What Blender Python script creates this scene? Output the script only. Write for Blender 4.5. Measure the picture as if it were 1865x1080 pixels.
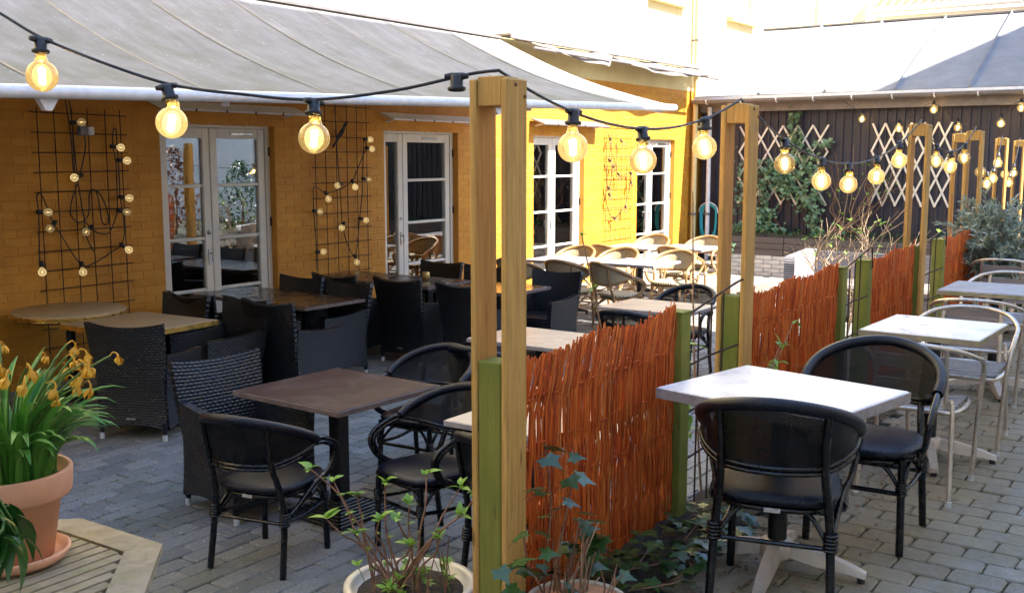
import bpy, math, random
from mathutils import Vector, Matrix, Quaternion
R = math.radians
random.seed(7)
for o in list(bpy.data.objects):
    bpy.data.objects.remove(o)
sc = bpy.context.scene
COL = sc.collection

# ------------------------------------------------------------------ camera, sky, sun, exposure
EYE = 1.65          # eye above the raised right-hand path (z = 0)
LOW = -0.40         # level of the lower patio on the left
cam_d = bpy.data.cameras.new('camera')
cam_d.sensor_width = 36.0
cam_d.lens = 36.0 * 1885.0 / 1865.0
cam_d.clip_start = 0.05
cam_d.clip_end = 2000
cam = bpy.data.objects.new('camera', cam_d)
COL.objects.link(cam)
cam.location = (0, 0, EYE)
PSI, PITCH = R(34.7), R(7.6)
fwd = Vector((math.cos(PSI) * math.cos(PITCH), math.sin(PSI) * math.cos(PITCH), -math.sin(PITCH)))
cam.rotation_euler = fwd.to_track_quat('-Z', 'Y').to_euler()
sc.camera = cam

SUN_EL, SUN_AZ = R(46), R(-84)      # azimuth of the sun measured from +X towards +Y
w = bpy.data.worlds.new('World')
sc.world = w
w.use_nodes = True
nt = w.node_tree
nt.nodes.clear()
sky = nt.nodes.new('ShaderNodeTexSky')
sky.sky_type = 'NISHITA'
sky.sun_disc = False
sky.sun_elevation = SUN_EL
sky.sun_rotation = R(90) - SUN_AZ
sky.air_density = 1.0
sky.dust_density = 0.3
sky.ozone_density = 2.5
bg = nt.nodes.new('ShaderNodeBackground')
bg.inputs['Strength'].default_value = 0.14
out = nt.nodes.new('ShaderNodeOutputWorld')
nt.links.new(sky.outputs[0], bg.inputs[0])
nt.links.new(bg.outputs[0], out.inputs[0])
sd = bpy.data.lights.new('sun', 'SUN')
sd.energy = 4.4
sd.angle = R(0.55)
sd.color = (1.0, 0.93, 0.82)
sun = bpy.data.objects.new('sun', sd)
COL.objects.link(sun)
sdir = Vector((math.cos(SUN_AZ) * math.cos(SUN_EL), math.sin(SUN_AZ) * math.cos(SUN_EL), math.sin(SUN_EL)))
sun.rotation_euler = (-sdir).to_track_quat('-Z', 'Y').to_euler()
sun.location = (5, -20, 30)
vs = sc.view_settings
vs.view_transform = 'Standard'
vs.look = 'None'
vs.exposure = 2.5
vs.gamma = 1.0
vs.use_curve_mapping = False
sc.render.engine = 'CYCLES'
sc.cycles.max_bounces = 8
sc.cycles.transparent_max_bounces = 16
sc.cycles.use_denoising = True


# ------------------------------------------------------------------ mesh helpers
def V(*a):
    return Vector(a)


def catmull(pts, k=5, closed=False):
    P = [Vector(p) for p in pts]
    n = len(P)
    out = []
    rng = n if closed else n - 1
    for i in range(rng):
        if closed:
            a, b, c, d = P[(i - 1) % n], P[i], P[(i + 1) % n], P[(i + 2) % n]
        else:
            a, b, c, d = P[max(i - 1, 0)], P[i], P[i + 1], P[min(i + 2, n - 1)]
        for j in range(k):
            t = j / k
            out.append(0.5 * ((2 * b) + (c - a) * t + (2 * a - 5 * b + 4 * c - d) * t * t + (3 * b - a - 3 * c + d) * t ** 3))
    if not closed:
        out.append(P[-1])
    return out


class MB:
    def __init__(s):
        s.v, s.f, s.uv, s.sm = [], [], [], []

    def add(s, vs, fs, uvs=None, smooth=False):
        b = len(s.v)
        s.v += [tuple(p) for p in vs]
        for i, f in enumerate(fs):
            s.f.append([b + j for j in f])
            s.uv.append([uvs[j] for j in f] if uvs else None)
            s.sm.append(smooth)
        return s

    def box(s, c, d, M=None):
        x, y, z = d[0] / 2, d[1] / 2, d[2] / 2
        vs = [V(a * x, b * y, e * z) for a in (-1, 1) for b in (-1, 1) for e in (-1, 1)]
        if M is not None:
            vs = [M @ p for p in vs]
        vs = [p + Vector(c) for p in vs]
        return s.add(vs, [(0, 1, 3, 2), (4, 6, 7, 5), (0, 4, 5, 1), (2, 3, 7, 6), (0, 2, 6, 4), (1, 5, 7, 3)])

    def bbox(s, c, d, b=0.004, M=None):
        """box with chamfered edges"""
        x, y, z = d[0] / 2, d[1] / 2, d[2] / 2
        b = min(b, x * .9, y * .9, z * .9)
        vs, idx = [], {}
        for sx in (-1, 1):
            for sy in (-1, 1):
                for sz in (-1, 1):
                    for ax in range(3):
                        p = [sx * x, sy * y, sz * z]
                        for k in range(3):
                            if k != ax:
                                p[k] -= b * (1 if p[k] > 0 else -1)
                        idx[(sx, sy, sz, ax)] = len(vs)
                        vs.append(Vector(p))
        fs = []
        for ax in range(3):
            o = [k for k in range(3) if k != ax]
            for sg in (-1, 1):
                q = []
                for a, c2 in ((-1, -1), (1, -1), (1, 1), (-1, 1)):
                    k = [0, 0, 0]
                    k[ax] = sg
                    k[o[0]] = a
                    k[o[1]] = c2
                    q.append(idx[(*k, ax)])
                if (sg == 1) != (ax != 1):
                    q = q[::-1]
                fs.append(q)
        for e in range(3):
            o = [k for k in range(3) if k != e]
            for a in (-1, 1):
                for c2 in (-1, 1):
                    q = []
                    for sg, ax in ((-1, o[0]), (1, o[0]), (1, o[1]), (-1, o[1])):
                        k = [0, 0, 0]
                        k[e] = sg
                        k[o[0]] = a
                        k[o[1]] = c2
                        q.append(idx[(*k, ax)])
                    flip = (a * c2 > 0)
                    if e == 1:
                        flip = not flip
                    fs.append(q if flip else q[::-1])
        for sx in (-1, 1):
            for sy in (-1, 1):
                for sz in (-1, 1):
                    q = [idx[(sx, sy, sz, k)] for k in range(3)]
                    fs.append(q if sx * sy * sz > 0 else q[::-1])
        if M is not None:
            vs = [M @ p for p in vs]
        return s.add([p + Vector(c) for p in vs], fs)

    def bar(s, a, b, wd, th, upv=(0, 0, 1), bev=None):
        """rectangular bar from a to b"""
        a, b = Vector(a), Vector(b)
        x = (b - a)
        L = x.length
        x.normalize()
        u = Vector(upv)
        y = u.cross(x)
        if y.length < 1e-4:
            y = Vector((0, 1, 0)).cross(x)
        y.normalize()
        z = x.cross(y)
        M = Matrix((x, y, z)).transposed()
        if bev:
            return s.bbox((a + b) / 2, (L, wd, th), bev, M)
        return s.box((a + b) / 2, (L, wd, th), M)

    def tube(s, pts, r, n=8, closed=False, cap=True, k=0, flat=None):
        if k:
            m = len(pts)
            if not hasattr(r, '__len__'):
                pts = catmull(pts, k, closed)
            else:
                rr = []
                for i in range(m - 1):
                    for j in range(k):
                        rr.append(r[i] + (r[i + 1] - r[i]) * j / k)
                rr.append(r[-1])
                pts = catmull(pts, k, closed)
                r = rr
        P = [Vector(p) for p in pts]
        m = len(P)
        rs = list(r) if hasattr(r, '__len__') else [r] * m
        T = []
        for i in range(m):
            if closed:
                t = P[(i + 1) % m] - P[i - 1]
            else:
                t = P[min(i + 1, m - 1)] - P[max(i - 1, 0)]
            T.append(t.normalized() if t.length > 1e-9 else V(0, 0, 1))
        u = T[0].orthogonal().normalized()
        if flat is not None:
            u = (Vector(flat) - Vector(flat).dot(T[0]) * T[0]).normalized()
        vs, acc = [], 0.0
        uvs = []
        for i in range(m):
            if i:
                u = (u - u.dot(T[i]) * T[i])
                u = u.normalized() if u.length > 1e-6 else T[i].orthogonal().normalized()
                acc += (P[i] - P[i - 1]).length
            b = T[i].cross(u)
            for j in range(n):
                a = 2 * math.pi * j / n
                vs.append(P[i] + (u * math.cos(a) + b * math.sin(a)) * rs[i])
                uvs.append((rs[i] * a, acc))
        fs = []
        for i in range(m if closed else m - 1):
            for j in range(n):
                i2 = (i + 1) % m
                fs.append((i * n + j, i * n + (j + 1) % n, i2 * n + (j + 1) % n, i2 * n + j))
        s.add(vs, fs, uvs, smooth=True)
        if cap and not closed:
            s.add(vs[:n], [tuple(range(n))[::-1]])
            s.add(vs[-n:], [tuple(range(n))])
        return s

    def lathe(s, prof, n=20, c=(0, 0, 0), M=None, smooth=True, sq=None, cap=False):
        """prof: list of (r, z); sq: exponent of a superellipse plan"""
        vs = []
        for r, z in prof:
            for j in range(n):
                a = 2 * math.pi * j / n
                ca, sa = math.cos(a), math.sin(a)
                k = 1.0
                if sq:
                    k = (abs(ca) ** sq + abs(sa) ** sq) ** (-1 / sq)
                p = V(r * k * ca, r * k * sa, z)
                if M is not None:
                    p = M @ p
                vs.append(p + Vector(c))
        fs = [(i * n + j, i * n + (j + 1) % n, (i + 1) * n + (j + 1) % n, (i + 1) * n + j) for i in range(len(prof) - 1) for j in range(n)]
        uvs = [(p[0], p[1]) for p in vs]
        s.add(vs, fs, uvs, smooth=smooth)
        if cap:
            s.add(vs[:n], [tuple(range(n))[::-1]], uvs[:n])
            s.add(vs[-n:], [tuple(range(n))], uvs[-n:])
        return s

    def sheet(s, fn, nu, nv, th=0.0, su=1.0, sv=1.0, smooth=True):
        """fn(u,v)->point, u,v in 0..1; closed slab when th>0; uv in metres su, sv"""
        P = [[Vector(fn(i / nu, j / nv)) for j in range(nv + 1)] for i in range(nu + 1)]
        uvs = [(i / nu * su, j / nv * sv) for i in range(nu + 1) for j in range(nv + 1)]
        N = nv + 1
        idx = lambda i, j: i * N + j
        fs = [(idx(i, j), idx(i + 1, j), idx(i + 1, j + 1), idx(i, j + 1)) for i in range(nu) for j in range(nv)]
        A = [P[i][j] for i in range(nu + 1) for j in range(nv + 1)]
        if not th:
            return s.add(A, fs, uvs, smooth)
        nr = []
        for i in range(nu + 1):
            for j in range(nv + 1):
                du = P[min(i + 1, nu)][j] - P[max(i - 1, 0)][j]
                dv = P[i][min(j + 1, nv)] - P[i][max(j - 1, 0)]
                q = du.cross(dv)
                nr.append(q.normalized() if q.length > 1e-9 else V(0, 0, 1))
        F = [a + q * th / 2 for a, q in zip(A, nr)]
        B = [a - q * th / 2 for a, q in zip(A, nr)]
        s.add(F, fs, uvs, smooth)
        s.add(B, [f[::-1] for f in fs], uvs, smooth)
        ring = [idx(i, 0) for i in range(nu)] + [idx(nu, j) for j in range(nv)] + [idx(i, nv) for i in range(nu, 0, -1)] + [idx(0, j) for j in range(nv, 0, -1)]
        m = len(ring)
        s.add([F[k] for k in ring] + [B[k] for k in ring], [(i, m + i, m + (i + 1) % m, (i + 1) % m) for i in range(m)],
              [uvs[k] for k in ring] * 2, smooth)
        return s

    def mesh(s, name, mat):
        me = bpy.data.meshes.new(name)
        me.from_pydata(s.v, [], s.f)
        if any(s.uv):
            lay = me.uv_layers.new(name='UVMap')
            flat = []
            for f, u in zip(s.f, s.uv):
                for k in range(len(f)):
                    flat += list(u[k]) if u else [0.0, 0.0]
            lay.data.foreach_set('uv', flat)
        me.polygons.foreach_set('use_smooth', s.sm)
        me.materials.append(mat)
        me.update()
        return me


def setp(o, label=None, cat=None, group=None, kind=None):
    if label:
        o['label'] = label
    if cat:
        o['category'] = cat
    if group:
        o['group'] = group
    if kind:
        o['kind'] = kind
    return o


def link(name, data, parent=None, loc=None, rot=None, scale=None):
    o = bpy.data.objects.new(name, data)
    COL.objects.link(o)
    if parent is not None:
        o.parent = parent
    if loc is not None:
        o.location = loc
    if rot is not None:
        if isinstance(rot, Quaternion):
            o.rotation_euler = rot.to_euler()
        else:
            o.rotation_euler = rot
    if scale is not None:
        o.scale = scale if hasattr(scale, '__len__') else (scale,) * 3
    return o


def thing(name, label, cat, loc=(0, 0, 0), rz=0.0, group=None):
    return setp(link(name, None, None, loc, (0, 0, rz)), label, cat, group)


def part(name, mb, mat, parent, kind=None, label=None, **k):
    return setp(link(name, mb.mesh(name, mat) if isinstance(mb, MB) else mb, parent, **k), label, None, None, kind)


def struct(name, mb, mat, kind='structure', label=None):
    return setp(link(name, mb.mesh(name, mat)), label, None, None, kind)


def spawn(proto, name, label, cat, loc, rz=0.0, group=None, scale=None):
    """proto: list of (part name, mesh, index of parent part or None)"""
    t = thing(name, label, cat, loc, rz, group)
    if scale:
        t.scale = (scale,) * 3 if not hasattr(scale, '__len__') else scale
    made = []
    for pn, me, pi in proto:
        made.append(link(pn, me, t if pi is None else made[pi]))
    return t


# ------------------------------------------------------------------ material helpers
class NT:
    def __init__(s, name):
        s.m = bpy.data.materials.new(name)
        s.m.use_nodes = True
        s.t = s.m.node_tree
        s.t.nodes.clear()
        s.o = s.t.nodes.new('ShaderNodeOutputMaterial')

    def n(s, typ, **kw):
        x = s.t.nodes.new('ShaderNode' + typ)
        for k, v in kw.items():
            if hasattr(x, k):
                setattr(x, k, v)
            else:
                x.inputs[k].default_value = v
        return x

    def l(s, a, b):
        s.t.links.new(a, b)

    def coord(s, kind='Object', scale=None):
        c = s.n('TexCoord').outputs[kind]
        if scale is None:
            return c
        mp = s.n('Mapping')
        mp.inputs['Scale'].default_value = scale if hasattr(scale, '__len__') else (scale,) * 3
        s.l(c, mp.inputs[0])
        return mp.outputs[0]

    def noise(s, co, sc_, detail=4.0, rough=0.55, dist=0.0):
        x = s.n('TexNoise')
        x.inputs['Scale'].default_value = sc_
        x.inputs['Detail'].default_value = detail
        x.inputs['Roughness'].default_value = rough
        x.inputs['Distortion'].default_value = dist
        s.l(co, x.inputs['Vector'])
        return x.outputs['Fac']

    def ramp(s, f, stops):
        x = s.n('ValToRGB')
        e = x.color_ramp.elements
        while len(e) < len(stops):
            e.new(0.5)
        for i, (p, c) in enumerate(stops):
            e[i].position = p
            e[i].color = (*c, 1) if hasattr(c, '__len__') else (c, c, c, 1)
        s.l(f, x.inputs[0])
        return x.outputs[0]

    def mix(s, f, a, b, mode='MIX'):
        x = s.n('MixRGB', blend_type=mode)
        for i, q in enumerate((f, a, b)):
            if hasattr(q, 'is_linked'):
                s.l(q, x.inputs[i])
            elif i == 0:
                x.inputs[0].default_value = q
            else:
                x.inputs[i].default_value = (*q, 1) if hasattr(q, '__len__') else (q, q, q, 1)
        return x.outputs[0]

    def math(s, op, a, b=None, clamp=False):
        x = s.n('Math', operation=op, use_clamp=clamp)
        for i, q in enumerate((a, b)):
            if q is None:
                continue
            if hasattr(q, 'is_linked'):
                s.l(q, x.inputs[i])
            else:
                x.inputs[i].default_value = q
        return x.outputs[0]

    def rnd(s):
        """one random number per piece: object and mesh island together"""
        a = s.n('ObjectInfo').outputs['Random']
        b = s.n('NewGeometry').outputs['Random Per Island']
        return s.math('FRACT', s.math('ADD', a, b))

    def bsdf(s, col, rough=0.6, metal=0.0, bump=None, bstr=0.3, bdist=0.01, spec=None, sheen=None, trans=None):
        p = s.n('BsdfPrincipled')
        for k, q in (('Base Color', col), ('Roughness', rough), ('Metallic', metal)):
            if hasattr(q, 'is_linked'):
                s.l(q, p.inputs[k])
            else:
                p.inputs[k].default_value = (*q, 1) if hasattr(q, '__len__') else q
        if spec is not None:
            p.inputs['Specular IOR Level'].default_value = spec
        if bump is not None:
            b = s.n('Bump')
            b.inputs['Strength'].default_value = bstr
            b.inputs['Distance'].default_value = bdist
            s.l(bump, b.inputs['Height'])
            s.l(b.outputs[0], p.inputs['Normal'])
        return p.outputs[0]

    def out(s, sh):
        s.l(sh, s.o.inputs['Surface'])
        return s.m


def m_basic(name, col, rough=0.6, metal=0.0, var=0.15, nsc=8.0, bump=0.15, bsc=40.0, spec=None, coord='Object'):
    t = NT(name)
    co = t.coord(coord)
    f = t.noise(co, nsc)
    lo = tuple(c * (1 - var) for c in col)
    hi = tuple(min(1, c * (1 + var)) for c in col)
    c = t.ramp(f, [(0.3, lo), (0.7, hi)])
    rr = t.ramp(t.noise(co, nsc * 2.3), [(0.3, max(0, rough - .1)), (0.7, min(1, rough + .1))])
    return t.out(t.bsdf(c, rr, metal, t.noise(co, bsc), bump, 0.004, spec))


def m_wood(name, c1, c2, stretch=(18, 18, 1.2), rough=0.7, green=None, gsc=2.0, gthr=(0.45, 0.7), bump=0.35, nails=False, knots=True):
    t = NT(name)
    r = t.rnd()
    co0 = t.coord('Object')
    off = t.n('CombineXYZ')
    t.l(t.math('MULTIPLY', r, 7.0), off.inputs[0])
    t.l(t.math('MULTIPLY', r, 13.0), off.inputs[2])
    va = t.n('VectorMath', operation='ADD')
    t.l(co0, va.inputs[0])
    t.l(off.outputs[0], va.inputs[1])
    mp = t.n('Mapping')
    mp.inputs['Scale'].default_value = stretch
    t.l(va.outputs[0], mp.inputs[0])
    g = t.noise(mp.outputs[0], 3.0, 5, 0.6, 0.6)
    col = t.ramp(g, [(0.25, c1), (0.75, c2)])
    col = t.mix(t.math('MULTIPLY', r, 0.25), col, tuple(c * .62 for c in c1))
    if knots:
        mk = t.n('Mapping')
        mk.inputs['Scale'].default_value = tuple(max(1.6, q * .28) for q in stretch)
        t.l(va.outputs[0], mk.inputs[0])
        vo = t.n('TexVoronoi')
        vo.inputs['Scale'].default_value = 1.7
        t.l(mk.outputs[0], vo.inputs['Vector'])
        kf = t.ramp(vo.outputs['Distance'], [(0.05, 1.0), (0.12, 0.0)])
        col = t.mix(t.math('MULTIPLY', kf, .75), col, tuple(c * .25 for c in c1))
    if green:
        gf = t.ramp(t.noise(va.outputs[0], gsc, 4), [(gthr[0], 0.0), (gthr[1], 1.0)])
        col = t.mix(gf, col, green)
    return t.out(t.bsdf(col, rough, 0, g, bump, 0.004))


def weave(t, a, b, half=True):
    """rows of staggered raised strands in UV metres"""
    uv = t.n('TexCoord').outputs['UV']
    sp = t.n('SeparateXYZ')
    t.l(uv, sp.inputs[0])
    vrow = t.math('DIVIDE', sp.outputs[1], b)
    row = t.math('FLOOR', vrow)
    par = t.math('MULTIPLY', t.math('FRACT', t.math('MULTIPLY', row, 0.5)), 1.0 if half else 0.0)
    uu = t.math('ADD', t.math('DIVIDE', sp.outputs[0], a), par)
    su = t.math('ABSOLUTE', t.math('SINE', t.math('MULTIPLY', uu, math.pi)))
    sv = t.math('ABSOLUTE', t.math('SINE', t.math('MULTIPLY', vrow, math.pi)))
    return su, sv, t.math('MULTIPLY', su, sv)


def m_wicker(name, col, a=.034, b=.022, rough=0.38, bstr=.75, bdist=.006):
    t = NT(name)
    su, sv, h = weave(t, a, b)
    h2 = t.math('POWER', h, 0.8)
    n = t.noise(t.coord(), 6)
    c = t.mix(h2, tuple(q * .45 for q in col), t.ramp(n, [(0.3, tuple(q * .8 for q in col)), (0.7, tuple(q * 1.25 for q in col))]))
    return t.out(t.bsdf(c, rough, 0, h2, bstr, bdist, .6))


def m_cane(name, light, dark, a=.03, b=.017):
    t = NT(name)
    su, sv, h = weave(t, a, b)
    spot = t.math('LESS_THAN', su, 0.52)
    c = t.mix(spot, light, dark)
    p = t.bsdf(c, 0.5, 0, h, 0.8, .004)
    return t.out(p)


def m_textile(name, col, see=0.25, a=.009, rough=0.45):
    t = NT(name)
    su, sv, h = weave(t, a, a)
    p = t.bsdf(t.mix(h, tuple(q * .45 for q in col), col), rough, 0, h, .6, .002, .3)
    if not see:
        return t.out(p)
    tr = t.n('BsdfTransparent')
    mx = t.n('MixShader')
    f = t.math('MULTIPLY', t.math('LESS_THAN', h, 0.42), see * 2.2, True)
    t.l(f, mx.inputs[0])
    t.l(p, mx.inputs[1])
    t.l(tr.outputs[0], mx.inputs[2])
    return t.out(mx.outputs[0])


def m_leaf(name, c1, c2, rough=0.4, trans=0.25, spec=0.5):
    t = NT(name)
    r = t.rnd()
    n = t.noise(t.coord(), 25)
    c = t.mix(r, c1, c2)
    c = t.mix(t.math('MULTIPLY', n, .35), c, tuple(q * .5 for q in c1))
    p = t.bsdf(c, rough, 0, n, .2, .002, spec)
    tl = t.n('BsdfTranslucent')
    t.l(c, tl.inputs[0])
    mx = t.n('MixShader')
    mx.inputs[0].default_value = trans
    t.l(p, mx.inputs[1])
    t.l(tl.outputs[0], mx.inputs[2])
    return t.out(mx.outputs[0])


def m_glass(name, tint=(.6, .65, .68), refl=0.14):
    t = NT(name)
    tr = t.n('BsdfTransparent')
    tr.inputs[0].default_value = (*tint, 1)
    gl = t.n('BsdfGlossy')
    gl.inputs['Roughness'].default_value = 0.0
    gl.inputs['Color'].default_value = (1, 1, 1, 1)
    b = t.n('Bump')
    b.inputs['Strength'].default_value = .035
    b.inputs['Distance'].default_value = .02
    t.l(t.noise(t.coord(), 2.2, 1), b.inputs['Height'])
    t.l(b.outputs[0], gl.inputs['Normal'])
    fr = t.n('Fresnel')
    fr.inputs[0].default_value = 1.5
    f = t.math('ADD', fr.outputs[0], refl, True)
    mx = t.n('MixShader')
    t.l(f, mx.inputs[0])
    t.l(tr.outputs[0], mx.inputs[1])
    t.l(gl.outputs[0], mx.inputs[2])
    return t.out(mx.outputs[0])


def m_bulb(name, tint, glow, gcol):
    t = NT(name)
    tr = t.n('BsdfTransparent')
    tr.inputs[0].default_value = (*tint, 1)
    gl = t.n('BsdfGlossy')
    gl.inputs['Roughness'].default_value = 0.03
    fr = t.n('Fresnel')
    fr.inputs[0].default_value = 1.45
    mx = t.n('MixShader')
    t.l(fr.outputs[0], mx.inputs[0])
    t.l(tr.outputs[0], mx.inputs[1])
    t.l(gl.outputs[0], mx.inputs[2])
    if not glow:
        return t.out(mx.outputs[0])
    em = t.n('Emission')
    em.inputs[0].default_value = (*gcol, 1)
    r = t.n('ObjectInfo').outputs['Random']
    t.l(t.math('ADD', t.math('MULTIPLY', r, glow * 1.3), glow * .4), em.inputs[1])
    ad = t.n('AddShader')
    t.l(mx.outputs[0], ad.inputs[0])
    t.l(em.outputs[0], ad.inputs[1])
    return t.out(ad.outputs[0])


def m_emit(name, col, st):
    t = NT(name)
    em = t.n('Emission')
    em.inputs[0].default_value = (*col, 1)
    em.inputs[1].default_value = st
    return t.out(em.outputs[0])


def m_paver(name, c1, c2, moss, mossamt, edge=None):
    t = NT(name)
    r = t.rnd()
    g = t.n('NewGeometry').outputs['Position']
    c = t.mix(r, c1, c2)
    sp = t.noise(g, 75, 2)
    c = t.mix(t.ramp(sp, [(0.60, 0.0), (0.68, .6)]), c, (.50, .50, .50))
    c = t.mix(t.ramp(t.noise(g, 90, 3), [(0.35, .5), (0.55, 0.0)]), c, tuple(q * .4 for q in c1))
    big = t.noise(g, 1.1, 4)
    if edge is not None:
        sy = t.n('SeparateXYZ')
        t.l(g, sy.inputs[0])
        ef = t.ramp(t.math('MULTIPLY', sy.outputs[1], .5), [(edge[0] * .5, 0.0), (edge[1] * .5, .42)])
        big = t.math('ADD', big, ef)
    c = t.mix(t.math('MULTIPLY', t.ramp(big, [(0.42, 0.0), (0.66, 1.0)]), mossamt), c, moss)
    c = t.mix(t.math('MULTIPLY', t.ramp(t.noise(g, 5.0, 4), [(0.4, 0.0), (0.7, 1.0)]), .35), c, tuple(q * .5 for q in c2))
    rr = t.ramp(t.noise(g, 30), [(0.3, .55), (0.7, .85)])
    return t.out(t.bsdf(c, rr, 0, t.noise(g, 120, 3), .5, .004))


def m_brick(name, c1, c2, stain):
    t = NT(name)
    r = t.rnd()
    g = t.n('NewGeometry').outputs['Position']
    c = t.mix(r, c1, c2)
    c = t.mix(t.math('MULTIPLY', t.ramp(t.noise(g, 1.6, 6, .65), [(0.42, 0.0), (0.72, 1.0)]), .55), c, stain)
    mp = t.n('Mapping')
    mp.inputs['Scale'].default_value = (9, 9, .7)
    t.l(g, mp.inputs[0])
    c = t.mix(t.math('MULTIPLY', t.ramp(t.noise(mp.outputs[0], 1.0, 4, .6), [(0.55, 0.0), (0.75, 1.0)]), .35), c, stain)
    c = t.mix(t.ramp(t.noise(g, 21, 4, .7), [(0.66, 0.0), (0.70, .5)]), c, tuple(min(1, q * 1.25 + .04) for q in c2))
    return t.out(t.bsdf(c, .62, 0, t.noise(g, 38, 5, .6), .55, .008))


def m_soil(name):
    t = NT(name)
    g = t.n('NewGeometry').outputs['Position']
    c = t.ramp(t.noise(g, 35, 5, .7), [(0.3, (.012, .009, .006)), (0.55, (.05, .035, .022)), (0.75, (.14, .1, .06))])
    return t.out(t.bsdf(c, .9, 0, t.noise(g, 50, 5, .7), 1.0, .02))


# ------------------------------------------------------------------ materials
M = {}
M['yellow'] = m_brick('yellow painted brick', (.58, .240, .016), (.66, .295, .026), (.40, .14, .009))
M['yellow_up'] = m_brick('yellow paint paled for sun', (.74, .60, .29), (.78, .65, .34), (.62, .46, .17))  # strong sun on the upper wall is put into this paler yellow
M['white'] = m_basic('white gloss paint', (.76, .71, .63), .35, var=.05, bump=.05)
M['glass'] = m_glass('window glass')
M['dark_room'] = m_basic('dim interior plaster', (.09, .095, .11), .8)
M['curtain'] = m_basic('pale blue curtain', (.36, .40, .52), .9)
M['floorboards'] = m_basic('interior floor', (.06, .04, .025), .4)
M['steel'] = m_basic('brushed steel', (.55, .55, .55), .35, 1.0)
M['black_metal'] = m_basic('black powder coat', (.005, .005, .006), .38, var=.2)
M['black_plastic'] = m_basic('black rubber', (.012, .012, .014), .5)
M['rebar'] = m_basic('rusty steel wire', (.045, .022, .016), .75, .2)
M['rust_light'] = m_basic('orange rusted wire', (.16, .07, .035), .8)
M['paver_left'] = m_paver('grey concrete pavers, damp', (.150, .144, .138), (.29, .278, .262), (.10, .10, .045), .5)  # darker paver tone, patio
M['paver_right'] = m_paver('grey concrete pavers, worn', (.23, .222, .208), (.41, .395, .365), (.17, .135, .06), .8, (.5, 1.35))  # lighter paver tone, path
M['joint'] = m_basic('mossy joint sand', (.035, .038, .022), .95, var=.5, nsc=3, bump=.8, bsc=90)
M['soil'] = m_soil('dark soil')
M['ground'] = m_basic('earth', (.10, .09, .07), .95)
M['fabric'] = None
M['pvc'] = m_basic('white aluminium rail', (.74, .73, .75), .45, var=.1, nsc=14)
M['timber'] = m_wood('yellow treated pine', (.36, .18, .035), (.66, .40, .115), (34, 34, 1.3), .7, (.24, .26, .03), 1.3, (.62, .85))
M['green_timber'] = m_wood('algae covered post', (.165, .155, .022), (.30, .285, .05), (26, 26, 1.5), .75, (.12, .15, .014), 2.5, (.35, .65))
M['batten'] = m_wood('pale batten', (.42, .22, .09), (.55, .32, .14), (26, 26, 1.5), .7)
M['shed_board'] = m_wood('dark stained board', (.024, .021, .032), (.046, .041, .060), (10, 10, .8), .55, knots=False, bump=.2)
M['planter_board'] = m_wood('weathered dark plank', (.06, .05, .048), (.13, .11, .10), (12, 1.2, 12), .75)
M['splitface'] = m_basic('pale split-face stone', (.52, .51, .49), .85, var=.18, nsc=6, bump=.9, bsc=22)
M['roof_sheet'] = None
def m_willow(name):
    t = NT(name)
    r = t.rnd()
    co = t.coord('Object', (50, 50, 5))
    n = t.noise(co, 2.5, 4)
    c = t.ramp(r, [(0.0, (.32, .05, .008)), (.3, (.46, .075, .010)), (.6, (.60, .12, .013)), (.85, (.66, .18, .03)), (1.0, (.52, .18, .045))])
    c = t.mix(t.math('MULTIPLY', t.ramp(n, [(.4, 0.0), (.7, 1.0)]), .4), c, (.16, .03, .008))
    return t.out(t.bsdf(c, .62, 0, n, .5, .003, .3))


M['willow'] = m_willow('willow rods')
M['willow_old'] = m_wood('willow rods', (.34, .065, .010), (.56, .15, .028), (60, 60, 4), .5, knots=False)
M['frame_black'] = m_basic('black bamboo tube', (.003, .003, .004), .26, var=.2, spec=.5)
M['mesh_black'] = m_textile('black textile mesh', (.004, .005, .009), .24, .009, .34)
M['seat_black'] = m_textile('black textile seat', (.006, .008, .018), 0, .009, .30)
M['frame_cane'] = m_basic('tan bamboo tube', (.30, .17, .07), .35, var=.3, nsc=14)
M['wrap_cane'] = m_basic('pale cane binding', (.72, .55, .32), .5)
M['cane'] = m_cane('cream cane weave', (.60, .48, .29), (.03, .022, .018))
M['wicker'] = m_wicker('black wicker', (.008, .009, .013))
M['wicker_grey'] = m_wicker('grey wicker', (.30, .28, .30), .03, .016, .6)
M['tip'] = m_basic('grey foot cap', (.5, .5, .5), .5)
M['alu'] = m_basic('scuffed aluminium tube', (.58, .51, .43), .34, .75, var=.12, nsc=20)
M['slat'] = m_wood('grey weathered slat', (.17, .14, .13), (.32, .27, .25), (8, 1.5, 30), .7)
M['seat_slat'] = m_wood('grey seat slat', (.14, .14, .15), (.26, .26, .27), (2, 20, 30), .7)
M['terracotta'] = m_basic('terracotta', (.66, .34, .20), .75, var=.12, nsc=5)
M['cream_glaze'] = m_basic('cream glazed clay', (.62, .54, .40), .35, var=.1, nsc=4)
M['stem'] = m_basic('woody stem', (.22, .11, .06), .7, var=.4, nsc=30)
M['dry'] = m_basic('dry twig', (.33, .23, .14), .8, var=.3, nsc=20)
M['green_stem'] = m_basic('green stem', (.09, .17, .03), .5)
M['ivy'] = m_leaf('dark ivy leaf', (.022, .06, .015), (.065, .135, .032), .25, .15, .6)
M['ivy_sunlit'] = m_leaf('ivy on the shed', (.14, .27, .14), (.28, .42, .24), .35, .2)  # sun on the shed ivy is partly put into this lighter green
M['spring'] = m_leaf('young green leaf', (.16, .36, .03), (.32, .52, .07), .4, .35)
M['blade'] = m_leaf('daffodil leaf', (.045, .19, .02), (.13, .34, .05), .35, .25)
M['glossy_leaf'] = m_leaf('glossy dark leaf', (.02, .09, .015), (.06, .17, .03), .22, .15, .6)
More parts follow.
